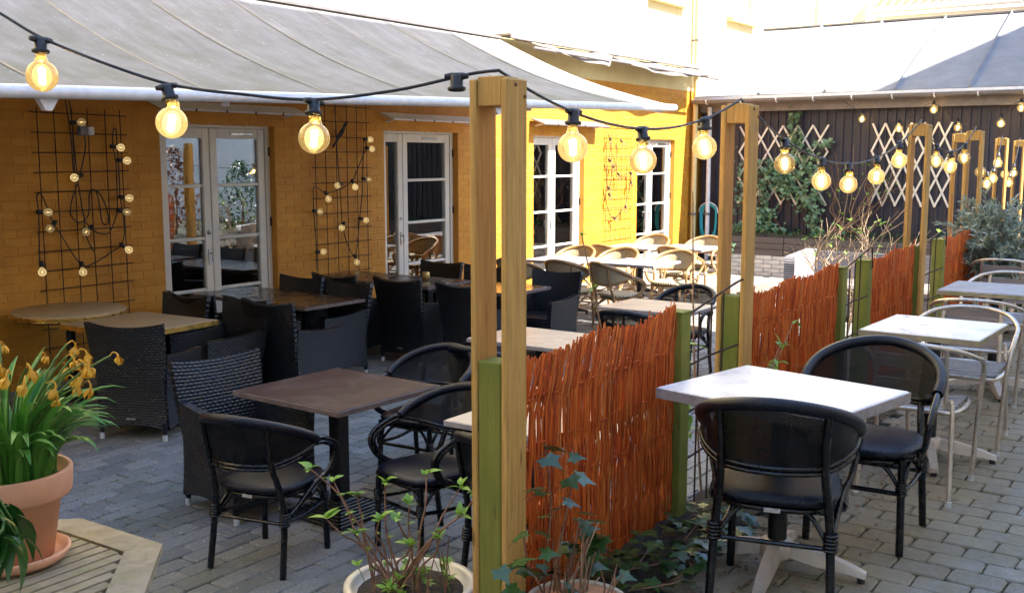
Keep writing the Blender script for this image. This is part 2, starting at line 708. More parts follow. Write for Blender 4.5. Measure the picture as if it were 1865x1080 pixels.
M['olive'] = m_leaf('silvery olive leaf', (.20, .26, .19), (.40, .46, .38), .5, .2)
M['petal'] = m_leaf('wilted petal', (.72, .36, .02), (.86, .52, .05), .6, .3)
M['bulb_on'] = m_bulb('amber bulb glass, lit', (1.0, .82, .52), .030, (1.0, .72, .30))
M['bulb_faint'] = m_bulb('clear bulb glass', (.92, .84, .62), .022, (1.0, .78, .42))  # slight emission in the glass makes the small globes look paler
M['filament'] = m_emit('filament', (1.0, .80, .48), 12.0)
M['halo'] = m_bulb('glowing filament halo', (1.0, .96, .86), .065, (1.0, .80, .44))
M['filament_dim'] = m_emit('dim filament', (1.0, .75, .4), .2)
M['brass'] = m_basic('brass edge', (.70, .46, .12), .3, .9)
M['lead'] = m_basic('zinc gutter', (.20, .18, .18), .5, .3)
M['hose'] = m_basic('teal hose', (.02, .36, .42), .4)
M['tag'] = m_basic('grey maker tag', (.45, .43, .42), .5, var=.8, nsc=160)
M['candle'] = m_basic('gold glass', (.55, .36, .12), .3, .4)
M['tile_red'] = m_basic('red clay roof tile', (.42, .17, .10), .8, var=.3, nsc=5)
M['render_white'] = m_basic('white render', (.80, .79, .76), .85, var=.05)
M['neighbour'] = m_basic('white rendered wall', (.74, .75, .77), .85, var=.08, nsc=2)


def m_awning():
    t = NT('sun-bleached awning cloth')
    co = t.coord()
    n1 = t.noise(t.coord('Object', (2.5, .5, .5)), 3, 6, .65)
    c = t.ramp(n1, [(0.3, (.25, .235, .245)), (0.7, (.36, .34, .35))])
    d = t.ramp(t.noise(co, 2.2, 5, .65), [(0.42, 0.0), (0.72, .55)])
    spx = t.n('SeparateXYZ')
    t.l(co, spx.inputs[0])
    low = t.ramp(t.math('MULTIPLY', t.math('SUBTRACT', spx.outputs[1], 5.8), .34), [(0.0, .85), (.75, 0.0)])
    d = t.math('ADD', d, t.math('MULTIPLY', low, t.noise(co, 1.3, 5, .7)), True)
    c = t.mix(d, c, (.15, .155, .12))
    sp = t.ramp(t.noise(co, 38, 2), [(0.70, 0.0), (0.74, 1.0)])
    c = t.mix(t.math('MULTIPLY', sp, .8), c, (.75, .72, .7))
    wr = t.math('ADD', t.math('MULTIPLY', t.noise(t.coord('Object', (3, .8, .8)), 1.6, 4, .5, 1.0), 2.5), t.noise(co, 60, 3))
    p = t.bsdf(c, .8, 0, wr, .35, .006)
    tl = t.n('BsdfTranslucent')
    t.l(c, tl.inputs[0])
    mx = t.n('MixShader')
    mx.inputs[0].default_value = .12
    t.l(p, mx.inputs[1])
    t.l(tl.outputs[0], mx.inputs[2])
    return t.out(mx.outputs[0])


def m_roof():
    t = NT('grey roofing felt')
    co = t.coord()
    c = t.ramp(t.noise(co, 3, 6, .65), [(0.3, (.15, .15, .16)), (0.7, (.21, .21, .225))])
    c = t.mix(t.ramp(t.noise(co, 130, 2), [(0.5, 0.0), (0.7, .4)]), c, (.25, .25, .27))
    return t.out(t.bsdf(c, .85, 0, t.noise(co, 150, 2), .4, .004))


def m_marble(name, base, vein, rough=.25, scl=2.5, spec=.5):
    t = NT(name)
    r = t.n('ObjectInfo').outputs['Random']
    co = t.coord()
    n = t.noise(co, scl, 6, .65, 1.4)
    c = t.ramp(n, [(0.35, base), (0.52, base), (0.60, vein), (0.66, base)])
    c = t.mix(t.ramp(t.noise(co, 9, 4), [(0.45, 0.0), (0.75, .35)]), c, tuple(q * .8 for q in base))
    rr = t.ramp(t.noise(co, 7, 4), [(0.3, rough), (0.7, min(1, rough + .2))])
    return t.out(t.bsdf(c, rr, 0, t.noise(co, 60), .05, .003, spec))


M['fabric'] = m_awning()
M['fabric_grey'] = m_basic('dusty valance cloth', (.17, .15, .14), .85, var=.25, nsc=4)
M['roof_sheet'] = m_roof()
M['top_white'] = m_marble('white marble laminate', (.74, .73, .72), (.56, .56, .60), .25)
M['top_brown'] = m_marble('brown laminate', (.040, .020, .021), (.065, .042, .042), .38, 4, .2)
M['top_walnut'] = m_marble('glossy walnut laminate', (.05, .027, .016), (.075, .045, .026), .14, 4)
M['top_beige'] = m_marble('beige laminate', (.50, .42, .33), (.42, .34, .26), .30, 4)
M['top_oak'] = m_wood('light wood top', (.42, .30, .17), (.54, .40, .24), (2, 14, 14), .45, knots=False, bump=.1)
M['top_grey'] = m_marble('grey laminate', (.24, .235, .25), (.20, .195, .21), .35, 4)
M['edge_brown'] = m_basic('worn brown edge', (.13, .095, .085), .5, var=.3, nsc=20)
M['pane_pale'] = m_basic('opaque pane paled for sun', (.66, .72, .72), .15, var=.1, nsc=1.5)  # sun glare on the upper windows painted as an opaque pale colour
M['edge_grey'] = m_basic('worn table edge', (.28, .25, .25), .6, var=.25, nsc=20)
M['teak'] = m_wood('lichened teak', (.21, .165, .10), (.40, .335, .23), (5, 5, 5), .85, (.22, .22, .09), 6, (.48, .78), knots=False)
M['base_metal'] = m_basic('cast aluminium foot', (.52, .46, .40), .5, .4, var=.2)
# ------------------------------------------------------------------ ground and paving
b = MB()
b.add([(-300, -300, LOW - .06), (400, -300, LOW - .06), (400, 400, LOW - .06), (-300, 400, LOW - .06)], [(0, 1, 2, 3)])
struct('ground', b, M['ground'])
b = MB()
b.box((7.5, 5.2, LOW - .03), (35, 10, .05))
patio = struct('patio', b, M['joint'])
b = MB()
b.box((6, -3.5, -.205), (40, 11.1, .39))
path = struct('path', b, M['joint'])
b = MB()
random.seed(3)
pts = [[(x * .1 + 1.5, 1.70 + j * .088 + random.uniform(-.01, .01), .012 + (random.uniform(.0, .05) if 0 < j < 4 else 0)) for j in range(5)] for x in range(140)]
b.sheet(lambda u, v: pts[min(139, int(round(u * 139)))][min(4, int(round(v * 4)))], 139, 4)
struct('planting_bed', b, M['soil'], 'structure')


def paver_mesh(lx, ly, seed, h=.05):
    rr = random.Random(seed)
    m = MB()
    j = lambda: rr.uniform(-.003, .003)
    a, c = lx / 2 - .0025, ly / 2 - .0025
    e = .006
    k = min(a, c) * .30

    def ring(ins, z):
        A, B = a - ins, c - ins
        return [(-A + k, -B, z), (A - k, -B, z), (A - k * .25, -B + k * .25, z), (A, -B + k, z), (A, B - k, z), (A - k * .25, B - k * .25, z), (A - k, B, z), (-A + k, B, z), (-A + k * .25, B - k * .25, z), (-A, B - k, z), (-A, -B + k, z), (-A + k * .25, -B + k * .25, z)]
    jt = [(j(), j()) for _ in range(12)]
    rings = [[(x + jx, y + jy, z) for (x, y, z), (jx, jy) in zip(ring(ins, z), jt)] for ins, z in ((0, -.03), (0, -e), (e, 0))]
    m.add(rings[0] + rings[1] + rings[2], [(q * 12 + i, q * 12 + (i + 1) % 12, q * 12 + 12 + (i + 1) % 12, q * 12 + 12 + i) for q in range(2) for i in range(12)] + [tuple(range(24, 36))])
    return m


def pave(parent, spots, lx, ly, mat, key, n_ind=300):
    """spots: (x, y, z, swap); the nearest are pieces of their own, the rest one mass"""
    spots.sort(key=key)
    forms = [paver_mesh(lx, ly, k) for k in range(6)]
    meshes = [f.mesh('paver', mat) for f in forms]
    rest = MB()
    rr = random.Random(5)
    for i, (x, y, z) in enumerate(spots):
        k = rr.randrange(6)
        tx, ty, tz = rr.uniform(-.012, .012), rr.uniform(-.012, .012), rr.uniform(-.012, .012)
        z += rr.uniform(-.004, .003)
        if i < n_ind:
            link('paver', meshes[k], parent, (x, y, z), (tx, ty, tz))
        else:
            Mx = Matrix.Rotation(tz, 3, 'Z') @ Matrix.Rotation(tx, 3, 'X') @ Matrix.Rotation(ty, 3, 'Y')
            rest.add([Mx @ Vector(p) + V(x, y, z) for p in forms[k].v], forms[k].f)
    part('far_pavers', rest, mat, parent, 'stuff')


rr = random.Random(1)
sp = []
LX, LY = .228, .126
for j in range(int(6.5 / LY) + 1):
    y = 2.25 + j * LY
    for i in range(int(17 / LX)):
        x = 2.2 + i * LX + (LX / 2 if j % 2 else 0) + .01 * math.sin(j * 1.7)
        if y > 8.68 or x > 17.25:
            continue
        # only what the lens sees of the patio
        if math.degrees(math.atan2(y, x)) > 63:
            continue
        sp.append((x, y, LOW + .012))
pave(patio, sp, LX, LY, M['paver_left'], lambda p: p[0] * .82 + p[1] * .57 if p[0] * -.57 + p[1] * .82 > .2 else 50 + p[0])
sp = []
LX, LY = .140, .208
for i in range(int(10 / LX)):
    x = 2.0 + i * LX
    for j in range(int(2.0 / LY) + 1):
        y = -.12 + j * LY + (LY / 2 if i % 2 else 0)
        if y > 1.72 or y < .10 * x - .35:
            continue
        sp.append((x, y, .008))
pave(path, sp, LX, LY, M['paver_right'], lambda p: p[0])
# leaf litter and grit on the path beside the bed, moss crumbs in the joints
lit = MB()
rr = random.Random(21)
for i in range(1500):
    x = rr.uniform(3.0, 11)
    y = 1.75 - abs(rr.gauss(0, .28))
    s_ = rr.uniform(.006, .02)
    a = rr.uniform(0, 6.28)
    q = [V(math.cos(a + k * 1.57) * s_ * (1 if k % 2 else .5), math.sin(a + k * 1.57) * s_ * (1 if k % 2 else .5), rr.uniform(0, .008)) + V(x, y, .014) for k in range(4)]
    lit.add(q, [(0, 1, 2, 3)])
struct('leaf_litter', lit, m_leaf('dead leaves', (.10, .05, .025), (.24, .15, .08), .8, .1), 'stuff', 'dead leaf crumbs strewn on the path beside the fence')

# ------------------------------------------------------------------ yellow house
WY = 8.7
DOORS = [(6.49, 7.98), (9.78, 11.28), (13.15, 14.64), (16.48, 17.97)]
DZ = 2.02
house = thing('yellow_house', 'long yellow painted brick house with white glazed double doors', 'house', (0, WY, LOW))
mort = MB()
x0, x1 = -6.0, 31.0
edges = [x0] + [e for d in DOORS for e in d] + [x1]
for i in range(0, len(edges), 2):
    a, c = edges[i], edges[i + 1]
    mort.box(((a + c) / 2, .21, (DZ - LOW) / 2), (c - a, .40, DZ - LOW))
mort.box(((x0 + x1) / 2, .21, DZ - LOW + .45), (x1 - x0, .40, .90))
part('wall', mort, M['yellow'], house)
up = MB()
WIN = [(4.2, 5.4), (8.2, 9.4), (12.4, 13.6), (16.85, 18.1), (20.3, 21.55), (24.6, 25.8)]
zs, zh = 4.50 - LOW, 1.5
zb = DZ - LOW + .901
edges = [x0] + [e for d in WIN for e in d] + [x1]
up.box(((x0 + x1) / 2, .205, (zb + zs) / 2), (x1 - x0, .41, zs - zb))
for i in range(0, len(edges), 2):
    a, c = edges[i], edges[i + 1]
    up.box(((a + c) / 2, .205, zs + zh / 2), (c - a, .41, zh - .002))
up.box(((x0 + x1) / 2, .205, zs + zh + 1.6), (x1 - x0, .41, 3.2))
part('upper_wall', up, M['yellow_up'], house)
for a, c in WIN:
    m = MB()
    m.box(((a + c) / 2, -.04, zs - .05), (c - a + .16, .20, .08))
    part('window_sill', m, M['yellow_up'], house)
    m = MB()
    for q in (a + .04, (a + c) / 2, c - .04):
        m.box((q, .12, zs + zh / 2), (.07, .07, zh))
    for q in (zs + .05, zs + zh / 2, zs + zh - .05):
        m.box(((a + c) / 2, .118, q), (c - a - .15, .06, .06))
    f = part('window', m, M['white'], house)
    m = MB()
    m.box(((a + c) / 2, .125, zs + zh / 2), (c - a - .09, .008, zh - .02))
    part('pane', m, M['pane_pale'], f)
    m = MB()
    m.box(((a + c) / 2, .17, zs + zh / 2), (c - a - .1, .01, zh - .03))
    part('white_backing', m, M['render_white'], f)  # white sheet added behind the pane to make the window look brighter
roof = MB()
roof.bar((x0, 1.6, zs + zh + 4.2), (x1, 1.6, zs + zh + 4.2), 4.4, .12, (0, -.5, 1))
part('roof', roof, M['tile_red'], house)
# bricks
BL, BH = .252, .0795
brick_spots = []
nrow = int((DZ - LOW + .88) / BH)
for k in range(nrow):
    z = (k + .5) * BH
    x = 3.2 + (BL / 2 if k % 2 else 0)
    while x < 18.95:
        L, Rr = x - BL / 2, x + BL / 2
        if z + BH / 2 < DZ - LOW + .02:
            for d0, d1 in DOORS:
                if L < d0 < Rr:
                    Rr = d0
                elif L < d1 < Rr:
                    L = d1
                elif L >= d0 and Rr <= d1:
                    L = Rr
        if Rr - L > .05:
            brick_spots.append(((L + Rr) / 2, z, Rr - L))
        x += BL


def brick_form(Lb, seed, hb=BH):
    q = random.Random(seed)
    m = MB()
    a, c, e = Lb / 2 - .005, hb / 2 - .0045, .006
    j = lambda: q.uniform(-.003, .003)
    back = [(-a + j(), 0, -c + j()), (a + j(), 0, -c + j()), (a + j(), 0, c + j()), (-a + j(), 0, c + j())]
    mid = [(x, -.002, z) for x, y, z in back]
    fr = [(x * (1 - e / a), -.0045 + j() * .7, z * (1 - e / c)) for x, y, z in back]
    m.add(back + mid + fr, [(0, 4, 5, 1), (1, 5, 6, 2), (2, 6, 7, 3), (3, 7, 4, 0), (4, 8, 9, 5), (5, 9, 10, 6), (6, 10, 11, 7), (7, 11, 8, 4), (8, 11, 10, 9)])
    return m


forms = [brick_form(BL, k) for k in range(5)]
meshes = [f.mesh('brick', M['yellow']) for f in forms]
brick_spots.sort(key=lambda p: 0 if (p[1] > .9 and p[0] > 4.7 and p[1] < DZ - LOW + .35 and abs(p[2] - BL) < .001) else 1)
head = sorted([p for p in brick_spots if p[1] > .9 and p[0] > 4.7 and p[1] < DZ - LOW + .3 and abs(p[2] - BL) < .001], key=lambda p: p[0])[:300]
hs = set(head)
rest = MB()
rr = random.Random(9)
for p in brick_spots:
    k = rr.randrange(5)
    if p in hs:
        link('brick', meshes[k], house, (p[0], .0105 - .001, p[1]))
    else:
        f = forms[k] if abs(p[2] - BL) < .001 else brick_form(p[2], k)
        rest.add([(x + p[0], y + .0095, z + p[1]) for x, y, z in f.v], f.f)
part('far_bricks', rest, M['yellow'], house, 'stuff')


# doors
def make_door(x0, x1, split, leaves, curtain):
    h = DZ - LOW
    m = MB()
    fy = .15
    fw_ = .055
    m.box((x0 + fw_ / 2, fy, h / 2), (fw_, .11, h))
    m.box((x1 - fw_ / 2, fy, h / 2), (fw_, .11, h))
    m.box(((x0 + x1) / 2, fy, h - fw_ / 2), (x1 - x0 - 2 * fw_, .108, fw_))
    m.box(((x0 + x1) / 2, fy + .01, .03), (x1 - x0 - 2 * fw_, .14, .06))
    d = part('double_door', m, M['white'], house)
    rows = [1.855 - LOW, 1.366 - LOW, .815 - LOW, .275 - LOW, .10 - LOW + -.25]
    for li, (a, c) in enumerate(((x0 + fw_ + .004, split - .004), (split + .004, x1 - fw_ - .004))):
        lf = MB()
        sw = .092
        py = fy - .012
        z0, z1 = .07, h - fw_ - .005
        lf.bbox((a + sw / 2, py, (z0 + z1) / 2), (sw, .055, z1 - z0), .006)
        lf.bbox((c - sw / 2, py, (z0 + z1) / 2), (sw, .055, z1 - z0), .006)
        mx, ww = (a + c) / 2, c - a - 2 * sw
        lf.box((mx, py, (rows[0] + z1) / 2), (ww, .052, z1 - rows[0]))
        lf.box((mx, py, (z0 + .30) / 2), (ww, .052, .30 - z0))
        for z in rows[1:4]:
            if leaves[li]:
                lf.bbox((mx, py, z), (ww, .05, .034), .008)
        o = part('leaf', lf, M['white'], d)
        zz = [rows[0], rows[1], rows[2], rows[3], .30] if leaves[li] else [rows[0], .30]
        for k in range(len(zz) - 1):
            g = MB()
            g.box((mx, py + .006, (zz[k] + zz[k + 1]) / 2), (ww + .004, .008, zz[k] - zz[k + 1]))
            part('pane', g, M['glass'], d)
    m = MB()
    m.box((split - .05, fy - .045, 1.02), (.035, .012, .17))
    m.tube([(split - .05, fy - .05, 1.06), (split - .05, fy - .09, 1.06), (split - .05, fy - .095, 1.04), (split - .05, fy - .09, .97)], .009, 8)
    part('handle', m, M['steel'], d)
    m = MB().lathe([(.0, 0), (.022, 0), (.022, .012), (0, .014)], 12, (split - .05, fy - .04, 1.28), Matrix.Rotation(R(90), 3, 'X'))
    part('lock', m, M['steel'], d)
    for xx in (x0 + .01, x1 - .01):
        for z in (.45, 1.35, 2.12):
            m = MB()
            m.tube([(xx, fy - .062, z - .05), (xx, fy - .062, z + .05)], .011, 8)
            part('hinge', m, M['black_metal'], d)
    m = MB()
    m.bbox(((split + x1) / 2 + .02, fy - .046, h - .115), (.30, .02, .03), .004)
    part('vent', m, M['steel'], d)
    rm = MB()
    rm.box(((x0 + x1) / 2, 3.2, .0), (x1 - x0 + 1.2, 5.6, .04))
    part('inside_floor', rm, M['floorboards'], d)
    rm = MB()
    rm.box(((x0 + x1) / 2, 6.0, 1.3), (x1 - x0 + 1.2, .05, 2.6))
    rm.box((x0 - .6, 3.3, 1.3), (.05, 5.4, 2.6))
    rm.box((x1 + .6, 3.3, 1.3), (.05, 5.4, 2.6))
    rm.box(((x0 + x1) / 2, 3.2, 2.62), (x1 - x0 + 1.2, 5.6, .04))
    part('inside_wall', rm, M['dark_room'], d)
    if curtain:
        cu = MB()
        for q in (0, 1):
            a = x0 + .45 if q == 0 else split + .12
            cu.sheet(lambda u, v: (a + u * .62, .30 + .035 * math.sin(u * 34 + v), .25 + v * 2.0), 40, 4, 0, .6, 2)
        part('curtain', cu, M['curtain'], d)
    return d


for i, (a, c) in enumerate(DOORS):
    split = [(7.175), 10.25, 13.83, 17.17][i]
    make_door(a, c, split, [(True, True), (False, True), (True, True), (True, True)][i], i == 1)

# rain strips / heaters above the doors
for i, (a, c, z, nm) in enumerate(((6.35, 8.25, 2.16, 'over the leftmost double door'), (9.68, 11.6, 2.16, 'over the second double door, half behind the tall post'), (13.03, 15.0, 2.19, 'over the third, sunlit double door'))):
    t = thing('door_canopy', 'slim white canopy strip ' + nm, 'canopy', ((a + c) / 2, WY - .02, z), 0, 'canopy strips over the doors')
    m = MB()
    L = c - a
    m.bar((-L / 2, -.12, .0), (L / 2, -.12, .0), .25, .022, (0, -.35, 1), .004)
    part('strip', m, M['pvc'] if i < 2 else M['lead'], t)
    for q in (-L / 2 + .12, L / 2 - .12):
        m = MB()
        m.bar((q, 0, -.06), (q, -.20, -.02), .03, .02)
        part('bracket', m, M['pvc'], t)
    for q in range(1, 5):
        m = MB()
        m.box((-L / 2 + q * L / 5, -.245, -.042), (.012, .008, .03))
        part('clip', m, M['black_metal'], t)

# downpipes on the house
for (x, y, rad, zt, zb_, mat, lab) in ((18.62, WY - .10, .05, 9.0, LOW + .05, M['yellow_up'], 'tall pale downpipe on the yellow house beside the rightmost door'),
                                       (18.80, WY - .32, .042, 2.62, LOW + .05, M['pvc'], 'white downpipe under the end of the shed gutter')):
    t = thing('downpipe', lab, 'downpipe', (x, y, zb_))
    m = MB()
    m.tube([(0, 0, 0), (0, 0, zt - zb_)], rad, 14)
    part('pipe', m, mat, t)
    for z in (.9, 2.2) + ((4.2, 6.2) if zt > 5 else ()):
        m = MB()
        m.tube([(0, 0, z), (0, 0, z + .05)], rad + .008, 14)
        m.box((0, rad + .02, z + .025), (.03, .05, .03))
        part('bracket', m, M['lead'], t)

# ------------------------------------------------------------------ big awning
AX0, AX1 = 1.2, 12.05
BY = 5.9


def bar_z(x):
    return 2.035 + (x - 3.3) * .0282


aw = thing('awning', 'long bleached grey awning stretched out over the dark wicker chairs', 'awning', (0, 0, 0))
seams = [AX0 + i * (AX1 - AX0) / 9 for i in range(10)]
for i in range(9):
    a, c = seams[i], seams[i + 1]

    def fn(u, v, a=a, c=c):
        x = a + (c - a) * u
        z1_, z0_ = 3.30, bar_z(x) + .03
        sag = -.10 * math.sin(math.pi * v) - .035 * math.sin(math.pi * u) * math.sin(math.pi * v) + .006 * math.sin(u * 9 + i * 2) * math.sin(math.pi * v)
        return (x, BY + (WY - .12 - BY) * v, z0_ + (z1_ - z0_) * v + sag)
    m = MB()
    m.sheet(fn, 8, 14, .003, c - a, 3)
    part('cloth_panel', m, M['fabric'], aw)
    if i:
        m = MB()
        P_ = [Vector(fn(0, j / 14)) + V(0, 0, .004) for j in range(15)]
        m.sheet(lambda u, v: P_[int(round(v * 14))] + V((u - .5) * .022, 0, .002), 1, 14)
        part('seam', m, M['lead'], aw)
m = MB()
m.tube([(AX0 - .03, BY - .02, bar_z(AX0)), (AX1 + .06, BY - .02, bar_z(AX1))], .042, 14)
part('front_rail', m, M['pvc'], aw)
m = MB()
m.box(((AX0 + AX1) / 2, WY - .10, 3.325), (AX1 - AX0, .14, .02))
m.box(((AX0 + AX1) / 2, WY - .172, 3.318), (AX1 - AX0, .012, .032))
part('wall_rail', m, M['lead'], aw)
for x in (2.0, 5.0, 8.9, 11.9):
    m = MB()
    ex = x + 1.1 if x < 11 else x - 1.1
    m.bar((x, BY + .05, bar_z(x) - .05), (ex, 7.1, 2.45), .05, .035)
    m.bar((ex, 7.1, 2.45), (x, WY - .05, 3.10), .05, .035)
    part('folding_arm', m, M['pvc'], aw)
for x in (3.62, 8.3):
    m = MB()
    z = bar_z(x) - .03
    m.add([(x - .07, BY, z), (x + .07, BY, z), (x + .02, BY, z - .08), (x - .02, BY, z - .08), (x - .07, BY + .05, z), (x + .07, BY + .05, z), (x + .02, BY + .05, z - .08), (x - .02, BY + .05, z - .08)],
          [(0, 3, 2, 1), (4, 5, 6, 7), (0, 4, 7, 3), (1, 2, 6, 5), (3, 7, 6, 2), (0, 1, 5, 4)])
    part('rail_bracket', m, M['pvc'], aw)
# rolled-in second awning
aw2 = thing('folded_awning', 'folded-back awning with loose sagging cloth high on the sunlit wall', 'awning', (0, 0, 0))
m = MB()
m.box((15.45, WY - .16, 3.36), (6.7, .26, .03))
m.box((15.45, WY - .30, 3.33), (6.7, .02, .05))
part('cover', m, M['lead'], aw2)


def sag2(u, v):
    x = 12.2 + u * 6.3
    s1 = abs(math.sin(math.pi * ((x - 12.2) / 2.1) * .5)) if x < 14.3 else math.sin(math.pi * (x - 14.3) / 4.2)
    z = 3.30 - v * (.07 + .17 * s1) - .006 * math.sin(x * 9 + v * 4)
    return (x, WY - .20 - .42 * math.sin(math.pi * v * .5) - .03 * math.sin(x * 5), z)


m = MB()
m.sheet(sag2, 60, 8, .004)
part('cloth', m, M['fabric_grey'], aw2)
m = MB()
m.tube([(12.2, WY - .62, 3.16), (14.3, WY - .62, 3.14), (14.35, WY - .60, 3.16), (18.5, WY - .60, 3.12)], .022, 8)
part('front_rail', m, M['lead'], aw2)
for x in (14.3, 18.4):
    m = MB()
    m.bar((x, WY - .05, 3.27), (x, WY - .62, 3.13), .03, .03)
    part('arm', m, M['pvc'], aw2)

# ------------------------------------------------------------------ shed at the back
SX = 19.0
shed = thing('wooden_shed', 'dark boarded shed with grey felt roof closing off the courtyard', 'shed', (SX, 0, LOW))
m = MB()
m.box((.09, 3.3, 1.58), (.10, 10.6, 3.15))
part('wall', m, M['black_metal'], shed)
y = 8.56
k = 0
rr = random.Random(4)
bm_ = [MB().bbox((0, 0, 1.56), (.022, .132, 3.1), .004).mesh('board', M['shed_board']), MB().bbox((0, 0, 1.56), (.026, .040, 3.1), .004).mesh('board', M['shed_board'])]
while y > 1.6:
    link('board', bm_[0], shed, (.025 + rr.uniform(-.003, .003), y, 0))
    if k % 1 == 0:
        link('board', bm_[1], shed, (.000 + rr.uniform(-.002, .002), y - .0765, 0))
    y -= .153
    k += 1
m = MB()
m.bbox((-.16, 3.4, 3.02), (.03, 10.4, .20), .005)
part('fascia', m, M['lead'], shed)
m = MB()
m.sheet(lambda u, v: (-.45 + .062 * math.cos(math.pi + math.pi * u), 8.62 - v * 10.4, 3.135 + .062 * math.sin(math.pi + math.pi * u)), 10, 1, .004)
m.tube([(-.512, 8.62, 3.137), (-.512, -1.8, 3.137)], .009, 8)
part('gutter', m, M['lead'], shed)
gb = MB()
gb.tube([(-.37, 0, .02)] + [(-.45 + .072 * math.cos(math.pi * 2 - math.pi * i / 8), 0, .0 + .072 * math.sin(math.pi * 2 - math.pi * i / 8)) for i in range(9)], .012, 6)
gbm = gb.mesh('gutter_bracket', M['pvc'])
for i in range(10):
    link('gutter_bracket', gbm, shed, (0, 8.33 - i * .685, 3.135))
EZ, RZ = 2.80 - LOW, 4.38 - LOW
ys = [8.58, 7.306, 6.08, 4.866, 3.68, 2.46, 1.24, 0.02, -1.2]
for i in range(8):
    m = MB()
    a, c = ys[i], ys[i + 1]
    m.sheet(lambda u, v: (-.45 + 3.45 * u, a + (c - a) * v, EZ + (RZ - EZ) * u + .004 * math.sin(u * 9 + v * 5 + i)), 6, 4, .02)
    part('roof_sheet', m, M['roof_sheet'], shed)
    if i:
        m = MB()
        P_ = []
        for q in range(2):
            x, z = (-.455, EZ) if q == 0 else (3.0, RZ)
            P_ += [(x, a - .035, z + .008), (x, a, z + .065), (x, a + .035, z + .008)]
        m.add(P_, [(0, 1, 4, 3), (1, 2, 5, 4), (0, 2, 1), (3, 4, 5)])
        part('roof_batten', m, M['roof_sheet'], shed)
m = MB()
m.box((-.46, 3.7, EZ - .035), (.025, 9.8, .06))
part('drip_edge', m, M['pvc'], shed)
m = MB()
m.bar((3.0, 8.6, RZ + .02), (3.0, -1.2, RZ + .02), .12, .03)
part('ridge_cap', m, M['lead'], shed)
m = MB()
m.box((3.1, 3.7, RZ / 2), (.1, 9.8, RZ))
part('rear_wall', m, M['lead'], shed)

# raised planter at the shed
pl = thing('raised_planter', 'long raised planter of dark planks on a pale stone base before the shed', 'planter', (17.3, 0, LOW))
m = MB()
m.box((.80, 5.0, .18), (1.46, 5.3, .36))
part('core', m, M['joint'], pl)
sp_ = []
rr = random.Random(2)
smesh = []
for k in range(4):
    f = MB()
    f.bbox((0, 0, 0), (.06, .295, .070), .008)
    smesh.append(f.mesh('stone', M['splitface']))
for row in range(5):
    yy = 7.55 - (.15 if row % 2 else 0)
    while yy > 2.4:
        link('stone', smesh[rr.randrange(4)], pl, (.045 + rr.uniform(-.006, .006), yy, .037 + row * .0745), (0, rr.uniform(-.02, .02), 0))
        yy -= .302
for row in range(3):
    for (ya, yb) in ((7.7, 6.3), (6.29, 4.4), (4.39, 2.4)):
        f = MB()
        f.bbox((.03 + rr.uniform(-.004, .004), (ya + yb) / 2, .425 + row * .104), (.045, ya - yb, .099), .006)
        part('plank', f, M['planter_board'], pl)
f = MB()
f.sheet(lambda u, v: (.05 + u * 1.5, 7.65 - v * 5.2, .66 + .03 * math.sin(u * 7 + v * 40) * math.sin(v * 33)), 6, 60)
part('soil', f, M['soil'], pl)

# expanding lattices on the shed
def lattice(label, ya, yb, z0_, z1_):
    t = thing('lattice_trellis', label, 'trellis', (SX - .05, 0, 0), 0, 'white expanding lattices on the shed')
    n = 6
    wdt = (ya - yb) / n
    k = 0
    H_ = (z1_ - z0_)
    rows = 3.0
    hstep = H_ / rows
    for s_ in (1, -1):
        for i in range(-6, n + 1):
            # slats running across rows; each crosses one cell width per half row
            pa, pb = [], []
            ystart, zst = ya - i * wdt, z0_
            if s_ < 0:
                ystart = ya - (i + 6) * wdt + 0
            seg = []
            yy0, yy1 = ystart, ystart - s_ * wdt * rows
            # clip to the panel
            t0, t1 = 0.0, 1.0
            dy = yy1 - yy0
            for lim, sign in ((ya, 1), (yb, -1)):
                pass
            lo, hi = yb, ya
            ta, tb = (lo - yy0) / dy, (hi - yy0) / dy
            ta, tb = min(ta, tb), max(ta, tb)
            t0, t1 = max(0, ta), min(1, tb)
            if t1 - t0 < .12:
                continue
            A = V(-.012 * s_, yy0 + dy * t0, z0_ + H_ * t0)
            B = V(-.012 * s_, yy0 + dy * t1, z0_ + H_ * t1)
            e = (B - A).normalized() * .012
            f = MB()
            f.bar(A - e, B + e, .034, .010, (1, 0, 0))
            part('slat', f, M['white'], t)
    return t


lattice('white expanding lattice half overgrown by ivy', 7.82, 6.12, .80, 2.24)
lattice('white expanding lattice hung bare on the dark boards', 5.33, 4.0, .82, 2.25)

# hose on its holder
t = thing('garden_hose', 'coiled teal garden hose on a white wall holder in the corner', 'hose', (SX - .14, 8.36, .10))
m = MB()
for rad in (.20, .13):
    m.tube([(-.06 if rad > .15 else 0, rad * math.cos(math.pi * i / 12), .50 + rad * math.sin(math.pi * i / 12)) for i in range(13)], .010, 6)
for i in range(7):
    a = math.pi * i / 6
    m.tube([(0, .13 * math.cos(a), .50 + .13 * math.sin(a)), (-.06, .20 * math.cos(a), .50 + .20 * math.sin(a))], .006, 5)
part('holder', m, M['white'], t)
m = MB()
rr = random.Random(8)
for k in range(7):
    r0 = .135 + k * .006
    dp = .55 + rr.uniform(-.08, .10)
    P_ = [(-.03 - k * .006, r0 * math.cos(a), .50 + r0 * math.sin(a)) for a in [math.pi * i / 8 for i in range(9)]]
    P_ += [(-.04 - k * .005, -r0 * .95, .2), (-.04, -r0 * .6, .5 - dp + .08), (-.04, 0, .5 - dp), (-.04, r0 * .6, .5 - dp + .08), (-.04 - k * .005, r0 * .95, .2)]
    m.tube(P_, .012, 6, True, k=3)
